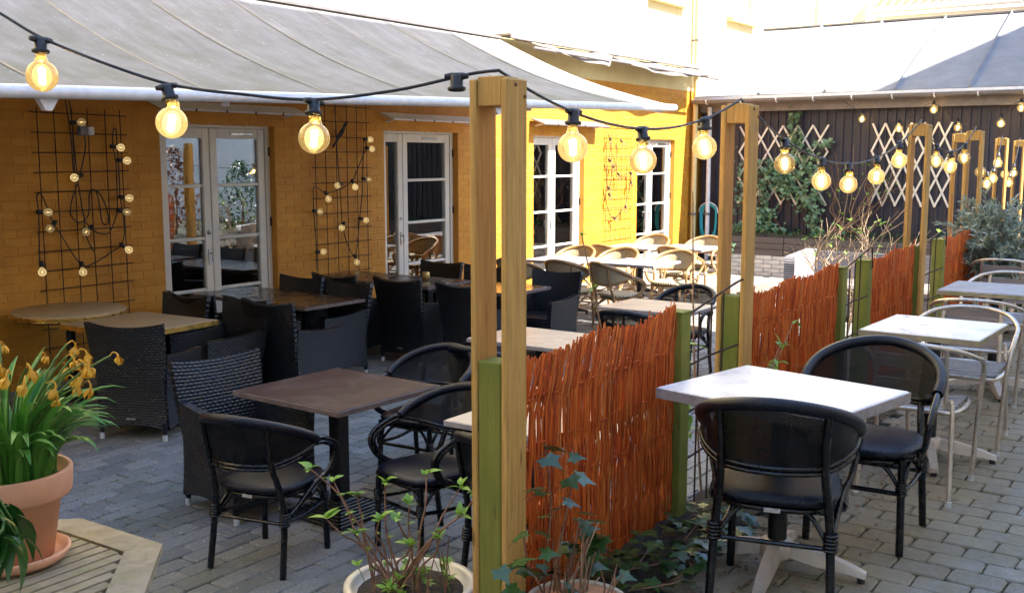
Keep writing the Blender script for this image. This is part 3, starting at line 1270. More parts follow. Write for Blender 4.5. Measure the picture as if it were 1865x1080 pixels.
m.tube([(-.05, -.13, .1), (-.08, -.10, -.1), (-.15, -.12, -.3), (-.3, -.3, LOW + .02 + .0), (-.6, -.1, LOW + .02)], .012, 6, k=5)
part('coil', m, M['hose'], t)

# ------------------------------------------------------------------ houses behind and beside
t = thing('tiled_house', 'white house with red pantile roof showing above the shed', 'house', (28, 0, LOW))
m = MB()
m.box((1.0, 3.0, 2.85), (1.6, 10.0, 5.7))
part('wall', m, M['render_white'], t)
m = MB()
m.tube([(-.15, 8.0, 5.78), (-.15, -2, 5.78)], .06, 8)
part('gutter', m, M['pvc'], t)
n = 40
f = MB()
f.sheet(lambda u, v: (-.2 + 1.2 * u, (v - .5) * .22, .95 * u * .62 + .055 * abs(math.cos(math.pi * v)) + .0), 1, 8, .015)
fm = f.mesh('roof_tile', M['tile_red'])
for i in range(44):
    for j in range(2):
        link('roof_tile', fm, t, (j * .9 - .02, 7.9 - i * .225, 5.86 + j * .53))

t = thing('courtyard_house', 'tall grey house along the right of the path', 'house', (0, -3.4, 0))
m = MB()
m.box((-1.25, -4.0, 7.6), (26.9, 8.0, 16.1))
part('wall', m, M['neighbour'], t)
for i in range(7):
    for k in range(4):
        f = MB()
        x = -12.2 + i * 3.4
        z = 1.9 + k * 3.3
        for q in (-.55, 0, .55):
            f.box((x + q, .02, z), (.08, .08, 1.5))
        for q in (-.75, .1, .75):
            f.box((x, .025, z + q), (1.2, .07, .08))
        wd = part('window', f, M['white'], t)
        f = MB()
        f.box((x, .012, z), (1.1, .03, 1.46))
        part('pane', f, M['black_metal'], wd)
t = thing('sky_blocker', 'grey block added behind the viewer to darken the left patio', 'house', (-4.6, 3.0, LOW))  # unseen block added behind the camera to cut sky light
m = MB().box((-2.0, 1.2, 4.0), (4.0, 9.0, 8.0))
part('wall', m, M['neighbour'], t)
t = thing('rear_house', 'house beyond the right end of the shed', 'house', (18.3, -2.0, 0))
m = MB()
m.add([(0, 0, -.4), (12, 0, -.4), (12, 0, 7.2), (0, 0, 10.6), (0, -8, -.4), (12, -8, -.4), (12, -8, 7.2), (0, -8, 10.6)],
      [(0, 1, 2, 3), (5, 4, 7, 6), (4, 0, 3, 7), (1, 5, 6, 2), (3, 2, 6, 7)])
part('wall', m, M['neighbour'], t)
#@@OBJECTS@@
# ------------------------------------------------------------------ furniture prototypes (all face +X)
def bistro(frame, back, seat, wrapm, tagm, detail=True):
    P_ = []
    HB = .81

    def plan(a):            # back shell plan, a in radians from the rear
        return (-.05 - .245 * math.cos(a), .275 * math.sin(a))
    AM = R(98)
    sl = lambda a: .10 * (abs(a) / AM) ** 1.5

    def topz(a):
        return HB - .155 * (abs(a) / AM) ** 1.8

    def botz(a):
        q = max(0, abs(a) - R(38)) / (AM - R(38))
        return .570 + .075 * q ** 1.1

    def shell(u, v):
        a = (u * 2 - 1) * AM
        x, y = plan(a)
        z = botz(a) + (topz(a) - botz(a)) * v
        lean = (z - .52) * .22 * math.cos(a * .8)
        return (x - lean * (1 if abs(a) < R(80) else .5), y * (1 + .06 * (z - .52) / .3), z)
    m = MB()
    m.sheet(shell, 32, 8, .006, 1.0, .28)
    P_.append(('backrest', m.mesh('backrest', back), None))
    m = MB()
    rail = [shell(i / 32, 1.0) for i in range(33)]
    m.tube(rail, .024, 10, flat=(0, 0, 1))
    P_.append(('top_rail', m.mesh('top_rail', seat if detail else frame), None))
    m = MB()
    m.tube([shell(i / 32, 0.0) for i in range(33)], .010, 8)
    m.tube([Vector(shell(i / 32, 0.0)) + V(-.004, 0, -.018) for i in range(4, 29)], .009, 8)
    P_.append(('lower_rail', m.mesh('lower_rail', frame), None))
    for s_ in (-1, 1):
        m = MB()
        e = Vector(rail[0 if s_ < 0 else -1])
        for off in (0, .022):
            m.tube([e + V(0, 0, -off), e + V(.05, s_ * .004, -.005 - off), V(.145 - off, s_ * .285, .60 - off * .5), V(.175 - off, s_ * .278, .535), V(.13 - off, s_ * .262, .455), V(.02, s_ * .235, .385 + off), V(-.10, s_ * .215, .325), V(-.175, s_ * .205, .29)], .0125, 8, k=5)
        P_.append(('armrest', m.mesh('armrest', frame), None))
    # seat
    m = MB()
    m.lathe([(.0, .400), (.195, .402), (.225, .410), (.232, .425), (.222, .440), (.19, .448), (.10, .446), (.0, .442)], 36, sq=3.4)
    P_.append(('seat', m.mesh('seat', seat), None))
    m = MB()
    m.lathe([(.0, .378), (.205, .378), (.212, .388), (.205, .399), (0, .399)], 28, sq=3.4)
    P_.append(('seat_frame', m.mesh('seat_frame', frame), None))
    # legs
    for s_ in (-1, 1):
        m = MB()
        m.tube([(.195, s_ * .195, 0), (.185, s_ * .185, .41)], .0165, 10)
        P_.append(('leg', m.mesh('leg', frame), None))
        m = MB()
        top = Vector(shell(.5 + s_ * .205, .98))
        m.tube([(-.245, s_ * .215, 0), (-.205, s_ * .205, .28), (-.215, s_ * .192, .43), tuple(Vector(shell(.5 + s_ * .205, 0)) + V(-.014, 0, 0)), tuple(top + V(-.014, 0, -.005))], [.0165, .0165, .0165, .015, .014], 10, k=4)
        P_.append(('leg', m.mesh('leg', frame), None))
    # stretchers and arched braces
    m = MB()
    for s_ in (-1, 1):
        m.tube([(-.2, s_ * .205, .27), (.0, s_ * .196, .255), (.19, s_ * .19, .27)], .0105, 8, k=4)
        m.tube([(-.2, s_ * .2, .27), (-.15, s_ * .13, .36), (-.16, s_ * .05, .395)], .0095, 8, k=4)
        m.tube([(.19, s_ * .19, .27), (.17, s_ * .12, .36), (.17, s_ * .04, .395)], .0095, 8, k=4)
        m.tube([(.19, s_ * .19, .27), (.13, s_ * .2, .36), (.05, s_ * .2, .395)], .0095, 8, k=4)
    m.tube([(.19, -.19, .262), (.19, .19, .262)], .0105, 8)
    m.tube([(-.2, -.203, .262), (-.2, .203, .262)], .0095, 8)
    P_.append(('stretcher', m.mesh('stretcher', frame), None))
    for s_ in (-1, 1):
        m, m2, m3 = MB(), MB(), MB()
        for k in range(5):
            m.tube([V(-.201 + (k - 2) * .0018, s_ * .206, .262 + k * .013) + V(.0225 * math.cos(a), .0225 * math.sin(a), 0) for a in [i * math.pi / 5 for i in range(10)]], .007, 5, True)
            m2.tube([V(.189, s_ * .189, .262 + k * .011) + V(.020 * math.cos(a), .020 * math.sin(a), 0) for a in [i * math.pi / 5 for i in range(10)]], .006, 5, True)
            q = V(.02 - .01 * k, s_ * .235, .388 - k * .005)
            m3.tube([q + V(.006 * math.sin(a), .017 * math.cos(a), .017 * math.sin(a)) for a in [i * math.pi / 4 for i in range(8)]], .005, 5, True)
        for mm in (m, m2, m3):
            P_.append(('binding', mm.mesh('binding', wrapm), None))
    if tagm:
        m = MB()
        m.bbox((-.216, 0, .388), (.004, .058, .016), .001)
        P_.append(('maker_tag', m.mesh('maker_tag', tagm), None))
    return P_


CH_BLACK = bistro(M['frame_black'], M['mesh_black'], M['seat_black'], M['frame_black'], M['tag'])
CH_CANE = bistro(M['frame_cane'], M['cane'], M['cane'], M['wrap_cane'], None, False)


def wicker_chair(mat):
    P_ = []
    W, D_, H_ = .27, .28, .87

    def backf(u, v):
        s_ = u * 2 - 1
        z = .075 + (H_ - .075) * v
        fl = .035 * max(0, v - .45) / .55
        bow = .045 * (1 - s_ * s_) * (v ** 2)
        top = -.035 * (1 - s_ * s_) if v > .999 else -.035 * (1 - s_ * s_) * v ** 3
        lean = .02 + .11 * max(0, v - .4) ** 1.3 - .03 * math.sin(math.pi * min(1, v * 2.2)) * .5
        low = .03 * (1 - s_ * s_) * (1 - v) ** 8
        return (-.27 - lean - bow + .035, s_ * (W + fl - .012 * math.sin(math.pi * min(1, v * 1.8))), z + top + low)
    m = MB()
    m.sheet(backf, 14, 18, .035, .56, .8)
    P_.append(('backrest', m.mesh('backrest', mat), None))
    for s_ in (-1, 1):
        m = MB()

        def side(u, v, s_=s_):
            x = -.25 + u * .53
            zt = .635 - .03 * u - .02 * math.sin(math.pi * u)
            zb_ = .075 + .035 * math.sin(math.pi * u)
            return (x, s_ * (W - .005 - .015 * math.sin(math.pi * v)), zb_ + (zt - zb_) * v)
        m.sheet(side, 12, 12, .045, .53, .56)
        P_.append(('arm_panel', m.mesh('arm_panel', mat), None))
    m = MB()
    m.sheet(lambda u, v: (.262, (u * 2 - 1) * (W - .02), .075 + .03 * math.sin(math.pi * u) + v * (.33 - .03 * math.sin(math.pi * u))), 12, 6, .03, .5, .33)
    P_.append(('front_panel', m.mesh('front_panel', mat), None))
    m = MB()
    m.sheet(lambda u, v: (-.24 + u * .51, (v * 2 - 1) * (W - .03), .405 + .012 * math.sin(math.pi * u) * math.sin(math.pi * v)), 8, 8, .05, .5, .5)
    P_.append(('seat', m.mesh('seat', mat), None))
    for x in (-.262, .255):
        for s_ in (-1, 1):
            m = MB()
            m.tube([(x, s_ * (W - .022), .13), (x, s_ * (W - .022), .045)], .017, 8)
            P_.append(('leg', m.mesh('leg', M['black_metal']), None))
            i = len(P_) - 1
            m = MB()
            m.tube([(x, s_ * (W - .022), .046), (x, s_ * (W - .022), .0)], .0175, 10)
            P_.append(('foot_cap', m.mesh('foot_cap', M['tip']), i))
    m = MB()
    m.bbox((-.288, 0, .16), (.006, .07, .015), .002)
    P_.append(('maker_tag', m.mesh('maker_tag', M['steel']), None))
    return P_


CH_WICK = wicker_chair(M['wicker'])


def alu_chair():
    P_ = []
    A = M['alu']
    rr_ = .0125
    for s_ in (-1, 1):
        m = MB()
        m.tube([(.245, s_ * .235, 0.012), (.235, s_ * .255, .40), (.215, s_ * .268, .56), (.12, s_ * .278, .645), (-.04, s_ * .270, .690), (-.17, s_ * .205, .735), (-.232, s_ * .10, .758), (-.245, 0, .762)], rr_, 10, k=6)
        P_.append(('arm_leg', m.mesh('arm_leg', A), None))
        m = MB()
        m.tube([(-.265, s_ * .215, 0.012), (-.205, s_ * .20, .43), (-.20, s_ * .185, .50)], rr_, 10, k=3)
        P_.append(('leg', m.mesh('leg', A), None))
        m = MB()
        m.tube([(-.165, s_ * .165, .43), (-.215, s_ * .160, .745)], .013, 10)
        P_.append(('back_post', m.mesh('back_post', A), None))
        for p in ((.245, s_ * .235), (-.265, s_ * .215)):
            m = MB()
            m.tube([(p[0], p[1], 0), (p[0], p[1], .03)], .0155, 10)
            P_.append(('foot_cap', m.mesh('foot_cap', M['tip']), None))
    for z in (.675, .555):
        m = MB()
        xo = -.172 - (z - .43) * .16
        m.sheet(lambda u, v: (xo - .02 * math.sin(math.pi * u) - v * .009, (u * 2 - 1) * .158, z - .032 + v * .064), 8, 2, .014)
        P_.append(('back_slat', m.mesh('back_slat', M['slat']), None))
    m = MB()
    m.tube([(.21, -.20, .425), (.235, -.12, .425), (.24, .12, .425), (.21, .20, .425), (0, .225, .435), (-.19, .20, .44), (-.205, .12, .44), (-.205, -.12, .44), (-.19, -.20, .44), (0, -.225, .435)], .0115, 10, True, k=4)
    P_.append(('seat_frame', m.mesh('seat_frame', A), None))
    for i in range(6):
        x = -.165 + i * .072
        m = MB()
        m.sheet(lambda u, v: (x - .031 + v * .062, (u * 2 - 1) * .205, .452 - .014 * math.sin(math.pi * u) - (.010 if i == 5 else 0) * v), 8, 2, .013)
        P_.append(('seat_slat', m.mesh('seat_slat', M['seat_slat']), None))
    return P_


CH_ALU = alu_chair()


def table_proto(lx, ly, top, edge, th, base, h=.74, gold=False):
    P_ = []
    m = MB()
    m.bbox((0, 0, h - th / 2 + .0), (lx, ly, th), .005)
    P_.append(('table_top', m.mesh('table_top', top), None))
    m = MB()
    e = .004
    for sx in (-1, 1):
        m.bbox((sx * (lx / 2 + e / 2), 0, h - th / 2 - .001), (e + .002, ly + 2 * e, th - .006), .001)
        m.bbox((0, sx * (ly / 2 + e / 2), h - th / 2 - .001), (lx, e + .002, th - .0065), .001)
    P_.append(('edge_band', m.mesh('edge_band', edge), 0))
    if base == 'ribbed':
        m = MB()
        m.bbox((0, 0, .40), (.085, .085, .62), .006)
        m.box((0, 0, h - th - .012), (.34, .34, .018))
        P_.append(('column', m.mesh('column', M['black_metal']), None))
        m = MB()
        for k in range(8):
            s_ = .46 - k * .046
            z = .018 + k * .009
            for q in (-1, 1):
                m.tube([(q * s_ / 2, -s_ / 2, z), (q * s_ / 2, s_ / 2, z)], .011, 6)
                m.tube([(-s_ / 2, q * s_ / 2, z), (s_ / 2, q * s_ / 2, z)], .011, 6)
        m.add([(-.22, -.22, .006), (.22, -.22, .006), (.22, .22, .006), (-.22, .22, .006), (-.05, -.05, .088), (.05, -.05, .088), (.05, .05, .088), (-.05, .05, .088)],
              [(0, 1, 5, 4), (1, 2, 6, 5), (2, 3, 7, 6), (3, 0, 4, 7), (4, 5, 6, 7)])
        P_.append(('base', m.mesh('base', M['black_metal']), None))
    else:
        bm2 = M['base_metal'] if base == 'cross_light' else M['black_metal']
        m = MB()
        m.tube([(0, 0, .06), (0, 0, h - th)], .038, 14)
        m.box((0, 0, h - th - .010), (.30, .06, .016))
        m.box((0, 0, h - th - .011), (.06, .30, .016))
        P_.append(('column', m.mesh('column', M['black_metal']), None))
        m = MB()
        m.lathe([(.0, .055), (.065, .055), (.068, .07), (.062, .125), (.045, .132), (.0, .132)], 18)
        P_.append(('hub', m.mesh('hub', bm2), None))
        for k in range(4):
            a = k * math.pi / 2 + (math.pi / 4 if base != 'cross_light' else .35)
            c, s_ = math.cos(a), math.sin(a)
            m = MB()
            pr = [(.05, .118, .05, .03), (.16, .105, .06, .028), (.28, .07, .034, .026), (.345, .045, .022, .022)]
            vs = []
            for rd, zt, hh, hw in pr:
                for yy, zz in ((-hw, zt - hh), (hw, zt - hh), (hw * .8, zt), (-hw * .8, zt)):
                    vs.append((rd * c - yy * s_, rd * s_ + yy * c, zz))
            fs = [(0, 1, 2, 3), (15, 14, 13, 12)] + [(i * 4 + j, i * 4 + 4 + j, i * 4 + 4 + (j + 1) % 4, i * 4 + (j + 1) % 4) for i in range(3) for j in range(4)]
            m.add(vs, fs)
            P_.append(('foot', m.mesh('foot', bm2), None))
            i = len(P_) - 1
            m = MB()
            m.tube([(.328 * c, .328 * s_, 0), (.328 * c, .328 * s_, .028)], .016, 8)
            P_.append(('glide', m.mesh('glide', M['black_plastic']), i))
    return P_


TB_R1 = table_proto(.64, .74, M['top_white'], M['edge_grey'], .046, 'cross_light')
TB_R2 = table_proto(.66, .60, M['top_white'], M['teak'], .034, 'cross_light')
TB_R3 = table_proto(.66, .66, M['top_grey'], M['teak'], .034, 'cross_light')
TB_BROWN = table_proto(.80, .84, M['top_brown'], M['edge_brown'], .034, 'ribbed')
TB_WAL = table_proto(.74, .80, M['top_walnut'], M['edge_brown'], .034, 'cross')
TB_BEIGE = table_proto(.66, .84, M['top_beige'], M['edge_grey'], .032, 'cross')
TB_GREY = table_proto(.76, .76, M['top_grey'], M['edge_grey'], .034, 'cross')
TB_OAK = table_proto(.80, .90, M['top_oak'], M['brass'], .045, 'cross')
R_ = R


def chair(proto, name, x, y, deg, label, group, z=LOW, sc_=None):
    return spawn(proto, name, label, 'chair', (x, y, z + .012 if z < 0 else z + .008), R_(deg), group, sc_)


G_B = 'black bistro armchairs'
G_C = 'cane bistro chairs in the sun'
G_W = 'black wicker armchairs under the awning'
G_A = 'aluminium armchairs on the path'
# right-hand path
chair(CH_BLACK, 'bistro_chair', 3.69, 1.33, 15, 'black mesh bistro chair seen from behind at the nearest white table', G_B, 0)
chair(CH_BLACK, 'bistro_chair', 4.50, 1.235, 184, 'black bistro chair facing us across the nearest white table', G_B, 0)
chair(CH_ALU, 'aluminium_chair', 5.33, 1.22, 2, 'aluminium armchair half hidden behind the black chair on the path', G_A, 0)
chair(CH_ALU, 'aluminium_chair', 6.36, 1.21, 182, 'aluminium armchair with grey slats facing us behind the second path table', G_A, 0)
chair(CH_ALU, 'aluminium_chair', 7.16, 1.30, 4, 'aluminium armchair backing onto its neighbour, at the third path table', G_A, 0)
chair(CH_ALU, 'aluminium_chair', 8.58, 1.36, 178, 'aluminium armchair beyond the third path table', G_A, 0)
chair(CH_ALU, 'aluminium_chair', 10.1, 1.62, 2, 'farthest aluminium chair by the olive bush', G_A, 0)
spawn(TB_R1, 'cafe_table', 'nearest white marble-topped table beside the willow fence', 'table', (3.895, 1.40, .008), R(-11), 'tables on the path')
spawn(TB_R2, 'cafe_table', 'white table with a worn wooden edge behind the black chair on the path', 'table', (5.86, 1.27, .008), R(-2), 'tables on the path')
spawn(TB_R3, 'cafe_table', 'pale table, third along the path, between two aluminium chairs', 'table', (7.86, 1.30, .008), 0, 'tables on the path')
spawn(TB_R3, 'cafe_table', 'farthest pale table along the path at the right edge', 'table', (10.75, 1.35, .008), 0, 'tables on the path')

# tables and chairs beside the fence on the patio
zl = LOW + .012
spawn(TB_BROWN, 'cafe_table', 'square dark brown table on a ribbed black foot in front', 'table', (4.20, 4.12, zl), R(-2), 'tables on the patio')
chair(CH_BLACK, 'bistro_chair', 3.52, 3.93, 13, 'black bistro chair seen from behind at the left of the brown table', G_B)
chair(CH_BLACK, 'bistro_chair', 4.95, 4.12, 184, 'black bistro chair facing us behind the brown table', G_B)
chair(CH_BLACK, 'bistro_chair', 4.08, 3.36, 166, 'black bistro chair turned left, beside the tall post at the brown table', G_B)
chair(CH_BLACK, 'bistro_chair', 3.92, 2.62, -4, 'black bistro chair mostly behind the nearest tall post, over the shrub pot', G_B)
spawn(TB_BEIGE, 'cafe_table', 'small beige table peeking out left of the nearest tall post', 'table', (4.30, 2.74, zl), 0, 'tables on the patio')
spawn(TB_BEIGE, 'cafe_table', 'pinkish beige table showing above the nearest willow panel', 'table', (6.27, 4.09, zl), 0, 'tables on the patio')
chair(CH_BLACK, 'bistro_chair', 5.62, 4.02, 2, 'black bistro chair with its back to us left of the post, at the pinkish table', G_B)
spawn(TB_BEIGE, 'cafe_table', 'beige table catching light between two black chairs before the cane chairs', 'table', (8.22, 4.12, zl), 0, 'tables on the patio')
chair(CH_BLACK, 'bistro_chair', 7.62, 4.02, 4, 'black bistro chair back rising just over the willow fence', G_B)
chair(CH_BLACK, 'bistro_chair', 8.86, 4.20, 180, 'blue-sheened black bistro chair beyond the beige table', G_B)

# wicker rows under the awning
chair(CH_WICK, 'wicker_armchair', 3.99, 4.66, -98, 'black wicker armchair with a blue sheen on its back by the brown table', G_W)
chair(CH_WICK, 'wicker_armchair', 4.72, 6.58, 25, 'black wicker armchair seen from behind beyond the daffodils', G_W)
spawn(TB_OAK, 'cafe_table', 'light wood square table with brass edge beside the round table', 'table', (5.04, 7.12, zl), R(4), 'tables under the awning')
t = thing('round_table', 'round wooden table with layered brass edge against the wall', 'table', (5.06, 8.12, zl), 0)
m = MB().lathe([(.0, .73), (.455, .73), (.46, .735), (.46, .752), (.455, .757), (0, .757)], 40)
tt = part('table_top', m, M['top_oak'], t)
for k in range(3):
    m = MB().tube([(.462 * math.cos(a), .462 * math.sin(a), .735 - k * .014) for a in [i * 2 * math.pi / 40 for i in range(40)]], .006, 6, True)
    part('edge_ring', m, M['brass'], tt)
m = MB().lathe([(0, .69), (.45, .69), (.455, .71), (.455, .729), (0, .729)], 40)
part('under_top', m, M['top_walnut'], t)
m = MB().tube([(0, 0, .03), (0, 0, .69)], .04, 12)
part('column', m, M['black_metal'], t)
m = MB().lathe([(0, .0), (.26, .0), (.26, .02), (.06, .05), (0, .05)], 24)
part('base', m, M['black_metal'], t)
chair(CH_WICK, 'wicker_armchair', 5.42, 7.42, 180, 'dark wicker armchair against the wall end of the light wood table', G_W)
chair(CH_WICK, 'wicker_armchair', 5.55, 6.82, 176, 'black wicker armchair facing left at the light wood table', G_W)
chair(CH_WICK, 'wicker_armchair', 6.10, 7.45, 2, 'black wicker armchair beneath the handle of the leftmost door', G_W)
chair(CH_WICK, 'wicker_armchair', 6.16, 6.52, 0, 'black wicker armchair whose lit arm panel stands behind the brown table', G_W)
spawn(TB_WAL, 'cafe_table', 'glossy walnut table reflecting the yellow wall, with a lit front edge', 'table', (6.74, 7.0, zl), R(-2), 'tables under the awning')
spawn(TB_WAL, 'cafe_table', 'glossy walnut table pushed up in front of the leftmost door', 'table', (6.76, 7.81, zl), R(-2), 'tables under the awning')
chair(CH_WICK, 'wicker_armchair', 7.0, 7.64, 180, 'black wicker armchair under the left side of the middle wire trellis', G_W)
chair(CH_WICK, 'wicker_armchair', 6.92, 6.92, 178, 'black wicker armchair tucked in at the right of the walnut table', G_W)
chair(CH_WICK, 'wicker_armchair', 7.92, 7.48, 0, 'black wicker armchair with its top edge below the middle wire trellis', G_W)
chair(CH_WICK, 'wicker_armchair', 8.02, 6.72, 0, 'tall black wicker armchair left of the candle jar table', G_W)
chair(CH_WICK, 'wicker_armchair', 8.02, 5.92, -2, 'black wicker armchair just left of the tall post', G_W)
spawn(TB_WAL, 'cafe_table', 'walnut table by the second door, at the wall end of its row', 'table', (8.46, 7.88, zl), 0, 'tables under the awning')
spawn(TB_WAL, 'cafe_table', 'walnut table that carries the small candle jar', 'table', (8.48, 7.06, zl), 0, 'tables under the awning')
spawn(TB_WAL, 'cafe_table', 'walnut table with a light edge passing behind the tall post', 'table', (8.5, 6.06, zl), 0, 'tables under the awning')
chair(CH_WICK, 'wicker_armchair', 8.98, 7.42, 180, 'black wicker armchair in front of the second door, beside the candle jar', G_W)
chair(CH_WICK, 'wicker_armchair', 8.90, 6.72, 180, 'black wicker armchair sliver left of the tall post by the second door', G_W)
chair(CH_WICK, 'wicker_armchair', 8.92, 5.80, 182, 'black wicker armchair right of the tall post with a grey-lit arm panel', G_W)
t = thing('candle_jar', 'small gold candle jar on the walnut table', 'jar', (8.62, 7.10, zl + .741))
part('jar', MB().lathe([(0, 0), (.032, 0), (.043, .02), (.045, .05), (.036, .078), (.030, .082), (0, .082)], 18), M['candle'], t)
part('wick', MB().tube([(0, 0, .08), (.002, 0, .10)], .004, 5), M['black_metal'], t)

# cane chairs at the far end
for x, y, lab, rz in ((11.45, 7.12, 'grey table among the cane chairs near the third door', 0), (11.66, 6.10, 'sunlit grey table in the middle of the cane chairs', 0),
                      (13.75, 7.25, 'grey table below the far wire trellis', 0), (14.05, 6.55, 'grey table farthest right among the cane chairs', 0)):
    spawn(TB_GREY, 'cafe_table', lab, 'table', (x, y, zl), rz, 'tables among the cane chairs')
for x, y, d, lab in ((10.72, 7.25, 0, 'cane chair mostly hidden behind the black wicker armchair and post'),
                     (10.86, 6.62, -2, 'cane chair seen from behind, leftmost in full view'),
                     (10.86, 5.95, -28, 'cane chair turned aside with its curved arm toward the fence'),
                     (12.20, 7.45, 182, 'cane chair facing us in front of the third door'),
                     (12.25, 6.80, 180, 'cane chair facing us behind the middle grey table, left one'),
                     (12.30, 5.98, 184, 'cane chair facing us right of the middle grey table'),
                     (13.15, 7.30, -8, 'cane chair seen from behind below the far wire trellis'),
                     (13.42, 6.38, -4, 'cane chair seen from behind at the farthest right table'),
                     (14.72, 7.55, 182, 'cane chair facing us below the rightmost door'),
                     (14.90, 6.75, 178, 'cane chair facing us next to the hose corner')):
    chair(CH_CANE, 'cane_chair', x, y, d, lab, G_C)

# grey sofa
t = thing('wicker_sofa', 'grey wicker lounge sofa behind the fence before the planter', 'sofa', (12.9, 3.6, zl), 0)
part('back_panel', MB().sheet(lambda u, v: (.88 + .05 * v, 1.0 - u * 2.1, .06 + v * .74), 20, 6, .14, 2.1, .75), M['wicker_grey'], t)
for yy in (1.02, -1.1):
    part('arm_panel', MB().sheet(lambda u, v: (.05 + u * .86, yy, .06 + v * (.72 + .05 * u)), 10, 6, .14, .9, .75), M['wicker_grey'], t)
part('seat_base', MB().bbox((.45, -.05, .2), (.8, 2.0, .28), .02), M['wicker_grey'], t)
part('cushion', MB().bbox((.45, -.05, .40), (.78, 1.95, .12), .04), M['fabric_grey'], t)
#@@FENCE@@
# ------------------------------------------------------------------ fence line
FY = 2.0
PLK = MB().bbox((0, 0, .95), (.12, .026, 1.93), .005).mesh('plank', M['timber'])
BLK = MB().bbox((0, 0, 1.865), (.10, .095, .095), .003).mesh('top_block', M['timber'])
GPO = MB().bbox((0, 0, .47), (.092, .092, 1.01), .004).mesh('post', M['green_timber'])
GPT = MB().bbox((0, 0, .44), (.092, .092, 1.05), .004).mesh('post', M['green_timber'])
SCR = MB().lathe([(0, 0), (.006, 0), (.0065, .004), (0, .006)], 8, M=Matrix.Rotation(R(90), 3, 'X')).mesh('screw', M['rust_light'])


def light_post(x, y, label, zoff=0.0, green=True):
    t = thing('light_post', label, 'post', (x, y, zoff), 0, 'paired plank posts carrying the string lights')
    link('plank', PLK, t, (0, -.061, -.01), (0, .0, R(.4)))
    link('plank', PLK, t, (0, .061, -.01), (0, R(-.15), R(-.5)))
    link('top_block', BLK, t, (-.004, 0, 0))
    for dx, dz in ((-.012, 1.885), (.042, 1.85)):
        link('screw', SCR, t, (dx, -.0745, dz))
    m = MB().tube([(.0, .0, 1.90), (.006, 0, 1.945)], .0022, 6)
    part('nail', m, M['steel'], t)
    if green:
        link('post', GPO, t, (-.012, 0, 0))


for x, y, lab in ((2.812, FY, 'nearest tall paired plank post in the middle of the view'), (4.845, FY, 'second tall paired plank post behind the nearest white table'),
                  (8.40, FY, 'third paired plank post before the bare lattice'), (10.72, FY + .05, 'fourth paired plank post by the olive bush'),
                  (11.95, 2.43, 'paired plank post just left behind the fourth one'), (14.9, 2.52, 'far thin paired post over the olive bush'), (16.9, 2.62, 'farthest paired post at the right edge')):
    light_post(x, y, lab, 0, x < 11)
for x, lab in ((4.19, 'green post at the end of the nearest willow panel'), (6.50, 'green post ending the second willow panel'), (7.05, 'green mossy post starting the third willow panel'), (9.22, 'green mossy post right of the third tall post')):
    t = thing('fence_post', lab, 'post', (x, FY, 0), 0, 'low green fence posts')
    link('post', GPT, t)
    m = MB().bbox((0, 0, .970), (.098, .098, .012), .003)
    part('cap', m, M['green_timber'], t)


def willow_panel(xa, xb, label, seed, z0=.02, z1=.955, y=FY, dense=222):
    q = random.Random(seed)
    t = thing('willow_panel', label, 'fence', ((xa + xb) / 2, y - .01, 0), 0, 'willow rod fence panels')
    L = xb - xa
    m = MB()
    n = int(L * dense)
    ph = q.uniform(0, 6)
    for i in range(n):
        x = -L / 2 + (i + .5) / n * L + q.uniform(-.006, .006)
        lean = q.uniform(.055, .08)
        lay = q.choice((-1, 1))
        top = z1 + q.uniform(-.014, .014) + (q.uniform(0, .04) if q.random() < .05 else 0) + .012 * math.sin(x * 9 + ph) + .03 * (x / L + .5)
        r0 = q.uniform(.0024, .0044)
        P_ = []
        wob = q.uniform(-.004, .004)
        f0 = q.uniform(0, 6)
        for k in range(9):
            s_ = k / 8
            z = z0 + (top - z0) * s_
            dx = wob * math.sin(s_ * 5 + f0) + (lean * max(0, (s_ - .78) / .22) ** 1.2 if s_ > .78 else 0)
            dy = .008 * lay * math.sin(math.pi * (s_ * 5)) + q.uniform(-.003, .003)
            P_.append((min(x + dx, L / 2 + .01), dy, z))
        m.tube(P_, [r0 * 1.15, r0 * 1.1, r0 * 1.05, r0, r0, r0, r0, r0 * .95, r0 * .95], 5)
    part('rods', m, M['willow'], t, 'stuff')
    for z in (.10, .28, .46, .64, .82):
        m = MB()
        for k in range(2):
            m.tube([(-L / 2 + L * j / 14, .010 * (1 if j % 2 else -1) * (1 if k % 2 else -1) + .006, z + k * .011 - .02 + q.uniform(-.003, .003)) for j in range(15)], .0055, 5)
        part('weaver', m, M['willow'], t)
    for z in (.13, .36, .59, .80):
        part('backing_rail', MB().bbox((0, .034, z), (L - .06, .022, .05), .003), M['willow_old'], t)
    for s_ in (-1, 1):
        m = MB().bbox((s_ * (L / 2 - .012), .018, .49), (.028, .03, .98), .003)
        part('end_batten', m, M['batten'], t)


willow_panel(2.885, 4.135, 'nearest deep red-brown willow rod panel with ivy at its foot', 11)
willow_panel(4.915, 6.445, 'second willow rod panel, behind the black chair', 12)
willow_panel(7.10, 8.33, 'third willow rod panel, orange in the light', 13)
willow_panel(9.27, 10.65, 'fourth willow rod panel below the olive bush', 14, dense=120)
willow_panel(10.80, 11.9, 'last narrow willow panel beyond the fourth post', 15, dense=120)


